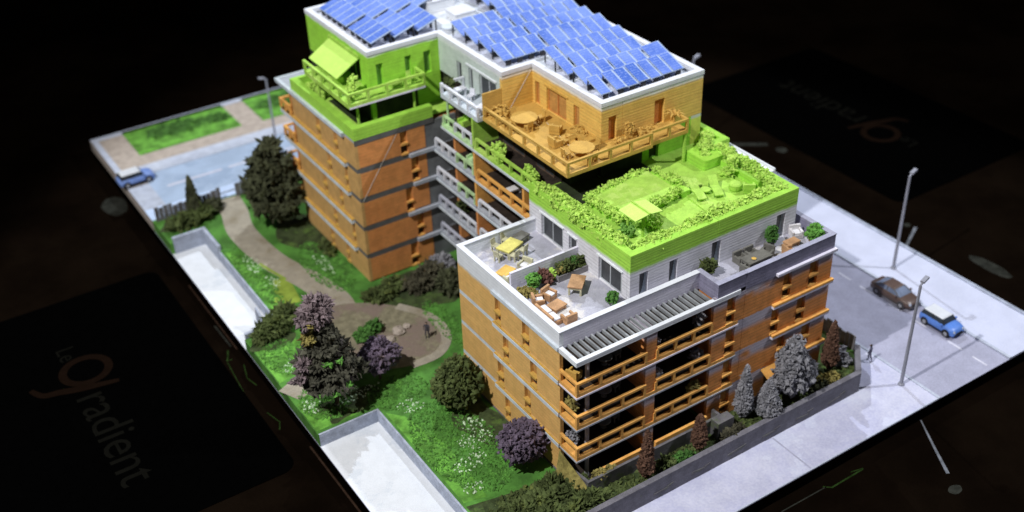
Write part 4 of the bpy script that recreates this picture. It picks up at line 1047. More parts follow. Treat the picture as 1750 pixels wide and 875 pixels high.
shrub('terrace_shrub','lime shrub hanging over the right parapet in front of the step','shrub',(23.3,11.7,Z5),[(0,0,.9,.5,.7,.4),(.1,-.9,.8,.4,.5,.4)],140,.18,68,M['lime_plant'])

# --- white terrace (level 4), left half
Z4=12.055
place(table_rect(1.9,1.25,.75,'furn_yellow','furn_cream','dining_table',True),(3.7,14.0,Z4),.35,'yellow topped dining table on the white corner terrace')
cc=chair('furn_cream')
place(cc,(3.0,14.9,Z4),.35,'cream chair behind the yellow table at its left','chairs of the yellow table')
dup(cc,(4.1,15.2,Z4),.35,'cream chair behind the yellow table at its right','chairs of the yellow table')
dup(cc,(3.4,12.95,Z4),math.pi+.35,'cream chair in front of the yellow table at its left','chairs of the yellow table')
dup(cc,(4.4,13.2,Z4),math.pi+.35,'cream chair in front of the yellow table at its right','chairs of the yellow table')
dup(cc,(2.4,13.6,Z4),math.pi/2+.35,'cream chair at the left head of the yellow table','chairs of the yellow table')
place(table_rect(1.3,.9,.55,'furn_grey','furn_cream','serving_table',True),(5.3,14.9,Z4),.3,'brown serving table beside the yellow dining table')
place(table_rect(1.35,1.0,.42,'mustard','furn_white','low_table',True),(1.75,11.6,Z4),.35,'low mustard topped table by the left parapet')
aw_=armchair('furn_cream','cushion')
place(aw_,(3.4,11.4,Z4),-1.2,'cream armchair with white cushion between low table and divider wall')
dup(aw_,(1.5,10.5,Z4),math.pi,'white cushioned armchair tucked behind the end of the divider wall')
# near room of the terrace
shrub('planter_shrub','dark leafy shrub with yellow tips in a long planter beside the divider wall','shrub',(5.9,8.95,Z4),[(-.6,0,.75,.75,.42,.55),(.5,.1,.7,.8,.42,.5)],230,.17,71,M['leaf_olive'])
lp=thing('planter','long grey planter box against the divider wall','planter',(5.9,8.95,Z4)); obj('box', MB().path([(-1.5,-.55),(1.5,-.55),(1.5,.6),(-1.5,.6)],.12,0,.5,closed=True),'pot_grey',lp); obj('soil', MB().box(-1.38,1.38,-.43,.48,0,.4),'soil',lp)
shrub('planter_shrub','small bright green bush in the middle of the long grey planter','shrub',(6.2,9.0,Z4+.6),[(0,0,.4,.4,.35,.35)],60,.15,72,M['leaf_mid'])
shrub('planter_shrub','yellow flowering bush at the left of the long grey planter','shrub',(5.0,8.8,Z4+.5),[(0,0,.3,.4,.3,.3)],60,.14,73,M['leaf_yellow'])
shrub('terrace_shrub','round bright green bush at the left end of the divider wall','shrub',(2.5,8.9,Z4),[(0,0,.75,.5,.5,.55)],110,.16,74,M['leaf_bright'])
shrub('terrace_shrub','dark red bush next to the round green bush by the divider wall','shrub',(3.4,9.0,Z4),[(0,0,.7,.45,.4,.6),(.2,-.3,.4,.4,.3,.4)],110,.16,75,M['leaf_red'])
shrub('terrace_shrub','low yellow and orange bush at the foot of the left parapet','shrub',(1.4,8.6,Z4),[(0,0,.35,.6,.45,.35),(.5,-.4,.25,.4,.4,.25)],100,.15,76,M['leaf_yellow'])
shrub('terrace_shrub','pale lime shrub between the red bush and the grey planter','shrub',(4.3,9.1,Z4),[(0,0,.5,.3,.3,.45)],60,.15,77,M['lime_plant'])
place(table_rect(1.7,1.1,.78,'furn_orange','furn_cream','dining_table',True),(5.0,6.9,Z4),.75,'cream table with orange top in the middle of the near white terrace')
fo=armchair('furn_orange','cushion')
place(fo,(2.7,7.2,Z4),.3,'orange armchair with white cushion facing the low orange table','orange lounge seats')
dup(fo,(1.6,7.0,Z4),1.2,'rust orange armchair by the left parapet under the yellow bush','orange lounge seats')
dup(fo,(2.2,4.0,Z4),math.pi,'orange armchair nearest the front corner of the white terrace','orange lounge seats')
place(table_rect(1.2,1.0,.40,'furn_orange','furn_orange','low_table',True),(2.4,5.8,Z4),.2,'low orange table among the orange armchairs')
sf=thing('sofa','long orange sofa with pale cushions along the left parapet','sofa',(1.25,5.2,Z4),math.pi/2)
obj('base', MB().box(-1.1,1.1,-.42,.42,.05,.36),'furn_orange',sf); obj('backrest', MB().box(-1.1,1.1,.26,.44,.361,.82),'furn_orange',sf)
for s in (-.53,.53): obj('cushion', MB().box(s-.48,s+.48,-.40,.25,.361,.52),'cushion',sf,bevel=.06)
shrub('potted_bush','small round green bush in a pot near the front parapet of the white terrace','potted plant',(6.0,3.85,Z4),[(0,0,.62,.42,.42,.42)],90,.15,78,M['leaf_mid'],pot=(.32,.36,'pot_grey'))
# right half
shrub('potted_bush','round olive bush in a grey pot beside the jog of the dark parapet','potted plant',(14.1,2.7,Z4),[(0,0,.85,.52,.5,.55)],130,.15,79,M['leaf_olive'],pot=(.42,.45,'pot_grey'))
place(table_rect(2.3,1.1,.75,'furn_grey','furn_grey','dining_table',True),(17.95,1.65,Z4),0,'dark grey dining table on the narrow right terrace')
cg=armchair('furn_grey')
place(cg,(17.2,2.55,Z4),0,'dark grey armchair behind the grey table at its left','chairs of the grey table')
dup(cg,(18.3,2.55,Z4),0,'dark grey armchair behind the grey table in its middle','chairs of the grey table')
dup(cg,(19.4,2.0,Z4),-1.2,'dark grey armchair at the right head of the grey table','chairs of the grey table')
dup(cg,(16.6,1.1,Z4),1.7,'dark grey armchair at the left head of the grey table','chairs of the grey table')
tag(obj('fruit_bowl', MB().lathe((0,0,0),[(.08,0),(.2,.1),(.05,.14)],8),'mustard',loc=(17.5,1.45,Z4+.755)),'small yellow fruit bowl on the dark grey table','bowl')
shrub('potted_tree','tall green plant in a grey pot against the white wall','potted plant',(20.6,2.85,Z4),[(0,0,1.0,.42,.42,.6),(.05,0,1.45,.33,.33,.4)],150,.16,80,M['leaf_mid'],pot=(.35,.45,'pot_grey'))
place(table_rect(1.2,.75,.42,'furn_orange','furn_orange','low_table',True),(22.0,2.0,Z4),0,'low orange table at the right end of the narrow terrace')
ow=armchair('furn_white','cushion')
place(ow,(23.2,2.75,Z4),-.4,'white armchair with cushions in the far right terrace corner')
bench=thing('bench','long white bench along the dark parapet beside the orange table','bench',(22.4,.85,Z4))
obj('seat', MB().box(-1.1,1.1,-.28,.28,.3,.44),'furn_white',bench); obj('leg', MB().box(-1.05,-.9,-.25,.25,0,.299),'furn_white',bench); obj('leg', MB().box(.9,1.05,-.25,.25,0,.299),'furn_white',bench)
place(armchair('furn_orange'),(20.9,1.1,Z4),1.4,'orange chair left of the white bench')
shrub('potted_bush','big bright green bush in an orange pot in the right terrace corner','potted plant',(23.75,1.35,Z4),[(0,0,.85,.65,.6,.5),(.25,.2,1.1,.4,.4,.35)],190,.17,81,M['leaf_bright'],pot=(.5,.45,'furn_orange'))
# --- lime wing balcony and terrace
shrub('balcony_plant','lumpy lime bush in the front corner of the lime balcony','plant',(1.2,35.0,18.03),[(0,0,.5,.5,.4,.5),(.2,.3,1.0,.4,.35,.45),(.5,.6,1.35,.25,.25,.35)],90,.20,91,M['lime_plant'])
place(armchair('lime'),(1.6,38.5,18.03),1.4,'lime armchair under the front half of the lime awning')
place(armchair('lime'),(1.6,40.8,18.03),1.4,'lime armchair under the rear half of the lime awning')
place(table_rect(1.1,.8,.5,'lime','lime','low_table',True),(5.3,34.6,18.03),0,'low lime table on the front strip of the lime balcony')
place(chair('lime'),(6.9,34.6,18.03),.3,'lime chair at the right end of the lime balcony')
shrub('terrace_shrub','lime shrub in the left corner of the lower lime terrace','shrub',(1.5,43.8,15.03),[(0,0,.5,.7,1.0,.5),(.4,-1.2,.4,.6,.6,.4)],130,.2,92,M['lime_plant'])
# --- recess balconies
shrub('balcony_plant','yellow green bush in a pot on the white balcony rail corner','potted plant',(8.5,30.5,18.03),[(0,0,1.0,.42,.42,.42)],90,.16,93,M['leaf_olive'],pot=(.35,.6,'rail_white'))
place(chair('rail_white'),(9.2,28.2,18.03),-1.2,'white chair in front of the doors on the white balcony')
place(table_rect(1.0,.7,.7,'rail_white','rail_white','balcony_table'),(9.0,29.6,18.03),0,'small white table on the white balcony')
tag(obj('pouf', MB().lathe((0,0,0),[(.4,0),(.45,.2),(.4,.55),(.2,.7)],12),'rail_white',loc=(8.8,25.8,18.03)),'white pouf next to the orange privacy wall','pouf')
shrub('balcony_plant','big lime bush on the lime balcony below the orange terrace','plant',(8.35,22.6,15.07),[(0,0,.95,.55,.6,.6),(-.2,-.5,.6,.4,.5,.5)],150,.2,94,M['lime_plant'])
shrub('balcony_plant','small lime bush where the lime balcony meets the roof garden','plant',(8.3,17.6,15.07),[(0,0,.7,.45,.6,.5),(0,.4,1.1,.3,.35,.4)],110,.19,95,M['lime_plant'])
place(armchair('lime'),(9.2,29.6,15.06),-1.5,'lime armchair on the upper grey green balcony')
place(armchair('mint'),(9.1,28.2,12.06),-1.4,'pale green armchair on the fourth floor balcony')
place(table_rect(1.2,.7,.5,'furn_white','furn_white','balcony_table',True),(9.0,21.5,12.08),0,'pale table behind the orange balcony railing')
place(chair('ochre'),(8.9,17.6,12.08),1.0,'ochre chair at the near end of the orange balcony')
shrub('balcony_plant','dark bush on the second floor grey balcony','plant',(8.6,29.9,6.06),[(0,0,.8,.45,.45,.7)],90,.18,96,M['leaf_olive'])
# --- loggia plants and seats
shrub('balcony_plant','pale silver plant at the right end of the third floor loggia','plant',(11.7,.75,9.11),[(0,0,.8,.35,.35,.55),(.2,0,1.3,.3,.3,.35)],80,.16,97,M['leaf_silver'])
shrub('balcony_plant','pale silver plant at the right end of the second floor loggia','plant',(11.6,.7,6.11),[(0,0,.75,.5,.35,.5)],80,.16,98,M['leaf_silver'])
shrub('balcony_plant','ochre bush hanging over the first floor loggia rail at the right','plant',(11.4,.5,3.11),[(0,0,.9,.55,.4,.4)],80,.17,99,M['leaf_yellow'])
shrub('balcony_plant','small pale plant beside the loggia pier on the third floor','plant',(7.5,.6,9.11),[(0,0,.95,.28,.28,.4)],50,.15,100,M['leaf_silver'])
shrub('balcony_plant','pale climbing plant beside the loggia pier on the second floor','plant',(7.6,.5,6.11),[(0,0,.9,.5,.3,.45)],60,.15,101,M['leaf_silver'])
shrub('balcony_plant','orange and white bush at the left return of the second floor loggia','plant',(.6,1.5,6.11),[(0,0,.8,.35,.45,.6)],70,.16,102,M['leaf_yellow'])
shrub('balcony_plant','pale bush at the left return of the first floor loggia','plant',(.6,1.4,3.11),[(0,0,.7,.4,.5,.5)],70,.16,103,M['leaf_silver'])
place(armchair('ochre'),(.9,1.6,9.11),2.0,'ochre armchair at the left corner of the third floor loggia')
for k,lab in ((9.11,'dark round table inside the third floor loggia'),(6.11,'dark round table inside the second floor loggia'),(3.11,'dark round table inside the first floor loggia')):
    place(table_round(.6,.72,'furn_grey',12),(3.6,1.6,k),0,lab)
    place(chair('furn_grey'),(4.7,1.7,k),-1.4,lab.replace('round table','chair beside the table'))
shrub('terrace_shrub','ochre trailing shrub on the ground floor terrace wall','shrub',(1.6,-.6,.4),[(0,0,.75,.7,.35,.35),(.9,0,.7,.6,.3,.3)],140,.15,104,M['leaf_yellow'])

# ================================================================== TREES AND BUSHES
def tree_layers(layers, seed):
    out=[]; g=random.Random(seed)
    for (z,r,h,n,ox,oy) in layers:
        for k in range(n):
            a=2*math.pi*k/n+g.uniform(0,.8); rr=r*g.uniform(.45,.62)
            out.append((ox+rr*math.cos(a),oy+rr*math.sin(a),z+g.uniform(-.2,.2),r*g.uniform(.42,.6),r*g.uniform(.42,.6),h*g.uniform(.8,1.2)))
        out.append((ox,oy,z+.2,r*.55,r*.55,h*1.1))
    return out
shrub('conifer_tree','dark layered evergreen tree beside the left orange wing','tree',(-2.5,48.1,0),
      tree_layers([(2.0,2.3,.45,5,0,0),(3.2,2.9,.5,6,.0,0),(4.5,2.7,.6,6,-.1,0),(5.9,2.3,.6,5,0,0),(7.2,1.9,.65,5,0,0),(8.5,1.2,.7,4,0,0)],1),2500,.27,201,M['leaf_dark'],trunk=(6.5,.22,.12,'trunk'))
shrub('broad_tree','large dark tree with a pale lilac top on the near lawn','tree',(-10.3,19.1,0),
      tree_layers([(3.2,2.45,.28,7,-.2,0),(4.2,2.3,.32,6,-.3,.1),(5.3,1.95,.36,5,-.35,.1),(6.4,1.6,.4,5,-.4,.1),(7.5,1.3,.45,4,-.5,0),(8.4,1.0,.45,3,-.6,0)],2),2500,.23,202,M['umber'],trunk=(6.0,.2,.12,'trunk'))
bt=bpy.data.objects['broad_tree']
obj('upper_crown', leaf_mesh('f',[(-.7,0,9.5,1.15,.95,.95),(-.05,.3,9.7,.7,.7,.8),(-1.45,-.1,9.2,.75,.7,.75),(-.9,0,10.5,.4,.4,.6)],600,.24,203,.2), 'leaf_lilac', bt, label='pale lilac upper crown')
obj('ochre_foliage', leaf_mesh('f',[(-1.6,-.2,7.6,.55,.5,.55),(-1.5,-.6,9.0,.3,.3,.5)],150,.2,204,.2), 'leaf_yellow', bt)
obj('rust_foliage', leaf_mesh('f',[(-2.3,-.3,5.4,.6,.5,.4),(-2.9,-.4,4.2,.6,.4,.3)],140,.2,205,.2), 'leaf_lilac', bt)
obj('green_tips', leaf_mesh('f',[(-.9,-1.7,5.6,.35,.2,.12),(.0,-1.9,5.7,.35,.2,.12),(.4,-2.2,3.3,.3,.2,.12),(-.6,-2.3,2.9,.3,.2,.15)],60,.13,206,.2), 'leaf_bright', bt)
shrub('lilac_bush','lilac flowering bush to the right of the large dark tree','bush',(-5.9,19.9,0),
      [(0,0,2.3,1.5,1.4,1.0),(.9,.2,2.0,1.1,1.0,.8),(-.6,-.2,2.8,1.0,1.0,.8),(.2,.3,3.1,.9,.9,.7)],900,.24,207,M['leaf_purple'],trunk=(1.8,.14,.08,'trunk'))
shrub('round_bush','round dark green bush in front of the ochre facade','bush',(-2.3,13.1,0),
      [(0,0,2.2,1.75,1.65,1.5),(.25,.2,3.4,1.15,1.1,1.15),(-.7,0,2.5,1.3,1.2,1.1),(.9,-.3,1.9,1.0,1.0,.8)],1400,.25,208,M['leaf_olive'],trunk=(1.6,.16,.1,'trunk'),spiky=False)
shrub('purple_bush','round purple bush at the near corner of the ochre facade','bush',(-1.7,4.6,0),
      [(0,0,2.2,1.65,1.55,1.35),(-.5,-.2,2.9,1.1,1.1,.9),(.6,.2,2.4,1.1,1.1,1.0)],1400,.22,209,M['leaf_purple'],trunk=(1.5,.14,.1,'trunk'))
shrub('silver_tree','silver grey leafy tree in front of the right orange facade','tree',(20.2,-1.5,0),
      [(0,0,2.4,1.75,1.3,1.5),(-.3,0,3.7,1.2,1.1,1.2),(-.2,.1,4.9,.75,.7,1.0),(.8,0,2.2,1.2,1.0,1.0),(-.9,-.1,2.4,1.0,.9,1.0)],1500,.25,210,M['leaf_silver'],trunk=(2.0,.14,.08,'trunk'),fill=.4)
def cypress(label,loc,h,r,material,seed,grp=None,pw=.7):
    t=thing('cypress_tree',label,'tree',loc)
    n=9; prof=[]
    for i in range(n+1):
        u=i/n; rr=r*min(1,(u/.22)**.6 if u<.22 else 1)*(1-max(0,u-.22)/.78)**pw
        prof.append((max(.03,rr),.15+u*(h-.15)))
    obj('trunk', MB().cyl((0,0,-.02),(0,0,.5),.1,.1,6),'trunk',t)
    g=np.random.default_rng(seed); k=int(170*h*r); u=g.uniform(0,1,k)**1.2; a=g.uniform(0,2*math.pi,k)
    rr=np.array([np.interp(v*n,range(n+1),[p[0] for p in prof]) for v in u]); zz=.15+u*(h-.15)
    pts=np.stack([rr*np.cos(a),rr*np.sin(a),zz],1)
    V,F=lumps(pts,g.uniform(.6,1.2,k)*.17,seed,.55); mb=MB().lathe((0,0,0),[(p*.92,z) for p,z in prof],12)
    vs=[tuple(v) for v in V]; o=len(vs); vs+=mb.v; fs=[tuple(int(i) for i in f) for f in F]+[tuple(i+o for i in f) for f in mb.f]
    me=bpy.data.meshes.new('foliage'); me.from_pydata(vs,[],fs); me.update()
    obj('crown', me, material, t); return t
cypress('tall silver cypress at the left end of the right facade',(15.3,-1.1,0),5.3,.75,M['leaf_silver'],301)
cypress('short broad silver conifer next to the tall silver cypress',(17.0,-2.0,0),3.6,1.15,M['leaf_silver'],302,pw=.8)
cypress('rust brown cypress at the right end of the front garden',(25.2,-.7,0),4.9,.72,M['leaf_rust'],303)
cypress('rust brown cypress at the left of the front garden wall',(4.9,-2.0,0),4.7,.62,M['leaf_rust'],304)
cypress('short rust brown cypress in the middle of the front garden',(10.1,-1.9,0),3.5,.6,M['leaf_rust'],305,pw=.45)
cypress('thin dark cypress by the left fence of the garden',(-9.2,54.2,0),4.9,.75,M['leaf_dark'],306)
def bush(label,loc,ells,n,size,seed,material,name='bush'):
    return shrub(name,label,'bush',loc,ells,n,size,seed,M[material])
bush('dark olive shrub at the inner corner of the left wing',(.0,30.2,0),[(-.2,0,.45,1.4,1.0,.5),(1.3,.5,.55,1.1,.9,.6),(-1.2,.5,.3,.8,.7,.4)],500,.2,211,'leaf_olive')
bush('brownish shrub under the grey balconies of the courtyard',(3.4,29.6,0),[(0,0,.6,1.5,1.2,.7),(1.6,.6,.8,1.4,1.1,.8)],520,.22,212,'leaf_bark')
bush('dark shrub at the far right of the courtyard near the front block',(6.0,27.6,0),[(0,0,.8,1.6,1.6,.9),(.8,-2.2,.7,1.2,1.3,.8)],500,.26,213,'leaf_dark')
bush('slate shrub against the courtyard wall',(6.4,30.6,0),[(0,0,.8,1.1,1.1,.9)],260,.24,214,'leaf_silver')
bush('low green plants with stones in the middle of the round plaza',(-3.6,25.2,.03),[(-.9,.4,.35,.9,.7,.45),(.3,.8,.5,.8,.6,.5)],260,.22,215,'leaf_mid')
for i,(x,y,s,lab) in enumerate(((-1.6,24.6,.55,'largest grey brown rock in the middle of the round plaza'),(-2.7,24.0,.42,'medium grey brown rock on the near side of the plaza plants'),(-.6,24.9,.35,'small grey brown rock at the right of the plaza rocks'))):
    g=random.Random(60+i); mb=MB(); mb.lathe((0,0,0),[(s*.9,0),(s*1.1,s*.3),(s*.8,s*.75),(s*.2,s)],9); mb.v=[(v[0]*g.uniform(.8,1.25),v[1]*g.uniform(.8,1.25),v[2]*g.uniform(.9,1.1)) for v in mb.v]
    tag(obj('rock', mb, 'pave_brown', loc=(x,y,.03)), lab,'rock')
bush('dark shrub beside the low wall at the near end of the far white pad',(-10.6,30.9,0),[(0,0,.8,1.6,1.0,.9),(1.3,.6,1.0,1.2,1.0,1.0),(-1.3,-.3,.5,.8,.7,.6)],600,.25,216,'leaf_olive')
bush('dark shrub behind the tall wall of the far white pad',(-10.8,53.2,0),[(0,0,.6,1.6,1.0,.7),(1.7,.3,.7,1.3,.9,.8)],420,.25,217,'leaf_olive')
bush('dark hedge along the left fence',(-7.3,54.3,0),[(0,0,.6,1.0,.7,.7),(-1.2,.2,.5,.9,.6,.6)],260,.25,218,'leaf_dark')
bush('mossy shrub at the bottom edge in front of the ochre facade corner',(-1.2,.9,0),[(0,0,.4,1.6,1.0,.55),(1.2,-.9,.35,1.1,.8,.5),(-1.6,-.6,.35,1.1,.8,.45)],620,.2,219,'leaf_olive')
bush('dark shrub at the very bottom of the picture beside the white pad',(-4.6,.6,0),[(0,-.4,.4,1.1,1.0,.5),(.8,-1.6,.35,1.0,.8,.45),(-1.2,-1.4,.3,.8,.8,.4)],440,.2,220,'leaf_olive')
bush('olive shrub at the bottom edge of the front garden',(-.6,-1.9,0),[(0,0,.5,1.4,.8,.7)],300,.22,221,'leaf_olive')
bush('mossy shrub behind the front wall between the two brown cypresses',(6.7,-2.1,0),[(0,0,.5,.6,.5,.6)],150,.17,222,'leaf_olive')
bush('green tuft behind the front wall near the rust cypresses',(8.2,-2.2,0),[(0,0,.4,.9,.45,.45)],160,.17,223,'leaf_mid')
bush('brownish shrub in the bed left of the tall silver cypress',(12.9,-2.4,0),[(0,0,.5,.9,.4,.45),(.9,.2,.4,.6,.4,.4)],180,.17,224,'leaf_bark')
bush('pale mint shrub at the foot of the right rust cypress',(26.5,-1.0,0),[(0,0,.7,.6,.6,.7),(.2,.5,1.1,.4,.4,.4)],170,.18,225,'leaf_silver')
bush('yellow brown shrub in the front bed right of the silver tree',(23.6,-1.9,0),[(0,0,.35,1.3,.6,.45)],190,.18,226,'leaf_yellow')
bush('dark shrub in the front bed between the silver tree and the rust cypress',(22.6,-2.2,0),[(0,0,.35,.9,.5,.5)],150,.18,227,'leaf_dark')
bush('low olive shrub at the foot of the left wing facade',(-.9,40.4,0),[(0,0,.3,.6,1.4,.4)],120,.2,228,'leaf_olive')
# slanting wire edges of brown mulch by the near corner
tag(obj('ramp_panel', MB().add([(-.15,2.0,2.5),(.25,-1.0,.9),(-.5,-.9,.1),(-.9,1.6,.1)],[(0,1,2,3),(3,2,1,0)]), 'leaf_yellow'),'slanting ochre panel leaning at the near corner of the building','panel')

# ================================================================== FENCES
def fence(label, pts, h, seed, gap=()):
    t=thing('garden_fence',label,'fence',(pts[0][0],pts[0][1],0)); g=random.Random(seed)
    a=Vector(pts[0]); b=Vector(pts[1]); d=b-a; L=d.length; u=d/L; ang=math.atan2(d.y,d.x); x=0
    obj('fence_rail', MB().obox((d.x/2,d.y/2,h*.6),L,.06,.1,(0,0,ang)),'fence',t)
    while x<L-.3:
        w_=g.uniform(.42,.62); hh=h*g.uniform(.85,1.12)
        if not any(s<x<e for s,e in gap):
            c=u*(x+w_/2); obj('board', MB().obox((c.x,c.y,hh/2),w_-.06,.10+g.uniform(0,.05),hh,(0,0,ang)),'fence',t)
        x+=w_
    return t
fence('dark board fence between the garden and the back street',((-12.9,55.75),(-.3,55.75)),1.5,1,gap=((6.9,8.6),))
fence('dark board fence on the right edge of the garden',((28.75,-.2),(28.75,9.0)),1.35,2)

# ================================================================== STREET LAMPS
def lamp(label,loc,rz,h=10.3,proto=None):
    if proto: return dup(proto,loc,rz,label,'street lamps')
    t=thing('street_lamp',label,'street lamp',loc,rz,'street lamps')
    obj('base', MB().lathe((0,0,0),[(.28,0),(.26,.12),(.17,.2)],12),'lamp',t)
    obj('pole', MB().cyl((0,0,.2),(.05,0,h-.3),.155,.115,10),'lamp',t)
    obj('arm', MB().cyl((.05,0,h-.32),(.35,0,h-.12),.09,.09,8),'lamp',t)
    obj('lamp_head', MB().obox((.62,0,h-.05),.78,.34,.20,(0,-.18,0)),'lamp',t)
    return t
l1=lamp('tall grey street lamp on the near pavement at the right','' and 0 or (29.8,-4.6,ZS),.2)
lamp('tall grey street lamp on the far pavement behind the brown car',(42.3,7.35,ZS+.1),.2,proto=l1)
lamp('grey street lamp on the back street beside the left wing',(4.3,64.6,0),2.9,proto=l1).scale=(.85,.85,.79)
lamp('street lamp rising behind the right end of the solar roof',(43.4,38.3,ZS+.1),.2,proto=l1)

# ================================================================== CARS
def car(label,loc,rz,paint,side,roofm,L=3.9,W=1.75,Hh=1.45,mini=False,glass='car_glass'):
    t=thing('parked_car',label,'car',loc,rz)
    # lower body lofted along the length: stations (x, z_bottom, z_top, half width)
    if mini: st=[(-.50,.35,.72,.80),(-.48,.24,.92,.94),(-.38,.22,1.0,1.0),(0,.2,1.0,1.0),(.22,.2,.98,1.0),(.36,.21,.93,.98),(.46,.23,.82,.92),(.50,.32,.62,.80)]
    else: st=[(-.50,.38,.78,.78),(-.485,.26,.92,.92),(-.36,.22,.98,1.0),(0,.2,.98,1.0),(.2,.2,.95,1.0),(.36,.21,.88,.97),(.46,.23,.74,.88),(.50,.34,.56,.74)]
    mb=MB(); ring=12; vs=[]; fs=[]
    for (x,zb,zt,hw) in st:
        hw*=W/2; zm=zb+(zt-zb)*.55
        sec=[(-hw*.86,zb),(-hw*.98,zb+.12),(-hw,zm),(-hw*.95,zt-.06),(-hw*.86,zt),(-hw*.3,zt+.02),(hw*.3,zt+.02),(hw*.86,zt),(hw*.95,zt-.06),(hw,zm),(hw*.98,zb+.12),(hw*.86,zb)]
        vs+=[(x*L,y,z) for y,z in sec]
    n=len(st)
    for i in range(n-1):
        for j in range(ring): fs.append((i*ring+j,(i+1)*ring+j,(i+1)*ring+(j+1)%ring,i*ring+(j+1)%ring))
    fs.append(tuple(range(ring))); fs.append(tuple(range((n-1)*ring,n*ring))[::-1])
    body=obj('body', MB().add(vs,fs), paint, t, smooth=True); 
    # greenhouse
    zt0=.97; a0,a1,b0,b1=(-.44,-.40,.12,.22) if mini else (-.40,-.22,.06,.24)
    wl_,wt=W/2*.90,W/2*.74
    g=[(a0*L,-wl_,zt0),(b1*L,-wl_,zt0-.02),(b1*L,wl_,zt0-.02),(a0*L,wl_,zt0),(a1*L,-wt,Hh-.06),(b0*L,-wt,Hh-.06),(b0*L,wt,Hh-.06),(a1*L,wt,Hh-.06)]
    obj('cabin_glass', MB().add(g,[(3,2,1,0),(4,5,6,7),(0,1,5,4),(1,2,6,5),(2,3,7,6),(3,0,4,7)]), glass, t)
    r=[((a1-.012)*L,-wt-.03,Hh-.06),((b0+.012)*L,-wt-.03,Hh-.06),((b0+.012)*L,wt+.03,Hh-.06),((a1-.012)*L,wt+.03,Hh-.06),((a1+.03)*L,-wt*.85,Hh+.03),((b0-.03)*L,-wt*.85,Hh+.03),((b0-.03)*L,wt*.85,Hh+.03),((a1+.03)*L,wt*.85,Hh+.03)]
    obj('roof', MB().add([(x,y,z+.003) for x,y,z in r],[(3,2,1,0),(4,5,6,7),(0,1,5,4),(1,2,6,5),(2,3,7,6),(3,0,4,7)]), roofm, t)
    for s in (-1,1):
        pm=MB()
        for (x0,x1) in ((a0,a1),((a0+b1)/2-.01,(a1+b0)/2-.01),(b1,b0)):
            pm.cyl((x0*L,s*wl_,zt0),(x1*L,s*wt,Hh-.06),.045,.045,6)
        obj('window_pillars', pm, side, t)
        obj('sill_trim', MB().box(-.36*L,.36*L,s*W/2-.03,s*W/2+.02,.22,.36), side, t)
        obj('mirror', MB().obox((.17*L,s*(W/2+.10),1.02),.16,.2,.13,(0,0,0)), paint, t)
        h=obj('headlight', MB().lathe((0,0,0),[(.13,-.05),(.15,.0),(.10,.07)],10), 'headlight', t); h.location=(.475*L,s*.62*W/2*1.05,.68); h.rotation_euler=(0,math.pi/2*.8,0)
        for x in (-.31,.30):
            wv=obj('wheel', MB().cyl((x*L,s*(W/2-.20),.31),(x*L,s*(W/2+.02),.31),.31,.31,18), 'tyre', t)
            obj('rim', MB().cyl((x*L,s*(W/2+.021),.31),(x*L,s*(W/2+.035),.31),.2,.18,14), 'rim', wv)
            obj('wheel_arch', MB().cyl((x*L,s*(W/2-.10),.34),(x*L,s*(W/2+.008),.34),.40,.40,18), side, t)
    obj('bumper', MB().box(.485*L,.512*L,-W*.36,W*.36,.30,.46), side, t)
    obj('grille', MB().box(.488*L,.508*L,-W*.22,W*.22,.50,.62), 'tyre', t)
    return t
car('small blue hatchback with white roof on the right street',(38.7,-1.25,ZS-.02),-math.pi/2,'car_blue','tyre','car_white',3.75,1.72,1.46,True)
car('dark brown saloon parked behind the blue hatchback',(38.85,4.1,ZS-.02),-math.pi/2,'car_brown','car_brown_side','car_brown',4.6,1.82,1.42,False,'car_glass_pale')
car('small blue car with white roof on the back street at the far left',(-11.9,65.2,.04),.03,'car_pale','tyre','car_white',3.9,1.75,1.5,True)

# ================================================================== PEOPLE
def person(label,loc,rz,top,stride=.35,h=1.72):
    t=thing('person',label,'person',loc,rz)
    V=[(0,0,.95),(0,0,1.2),(0,.02,1.42),(0,.02,1.52),(0,.03,1.64),                # pelvis, chest, shoulders, neck, head
       (.11,0,.90),(.12,stride*.45,.50),(.12,stride*.5-.10,.07),(.12,stride*.5+.12,.04),
       (-.11,0,.90),(-.12,-stride*.35,.50),(-.12,-stride*.8,.09),(-.12,-stride*.8+.2,.04),
       (.21,.02,1.40),(.26,-.08,1.12),(.25,.06,.88),(-.21,.02,1.40),(-.26,.10,1.12),(-.25,.20,.90)]
    Ed=[(0,1),(1,2),(2,3),(3,4),(0,5),(5,6),(6,7),(7,8),(0,9),(9,10),(10,11),(11,12),(2,13),(13,14),(14,15),(2,16),(16,17),(17,18)]
    rad=[.14,.14,.13,.06,.10,.10,.075,.05,.045,.10,.075,.05,.045,.07,.05,.04,.07,.05,.04]
    me=bpy.data.meshes.new('person_body'); me.from_pydata([(x*h/1.72,y*h/1.72,z*h/1.72) for x,y,z in V],Ed,[])
    o=bpy.data.objects.new('person_body',me); col.objects.link(o)
    md=o.modifiers.new('skin','SKIN'); me.skin_vertices[0].data[0].use_root=True
    for i,r in enumerate(rad): me.skin_vertices[0].data[i].radius=(r,r*.85)
    sd=o.modifiers.new('sub','SUBSURF'); sd.levels=2; sd.render_levels=2
    dg=bpy.context.evaluated_depsgraph_get(); dg.update()
    nm=bpy.data.meshes.new_from_object(o.evaluated_get(dg)); bpy.data.objects.remove(o); 
    nm.materials.clear(); nm.polygons.foreach_set('use_smooth',[True]*len(nm.polygons))
    obj('body', nm, M[top], t)
    obj('head_skin', MB().lathe((0,.05,1.54),[(.03,0),(.085,.04),(.10,.11),(.09,.17)],10), 'skin', t, smooth=True)
    obj('hair', MB().lathe((0,.02,1.62),[(.105,-.02),(.115,.05),(.09,.12),(.03,.15)],10), 'hair', t, smooth=True)
    return t
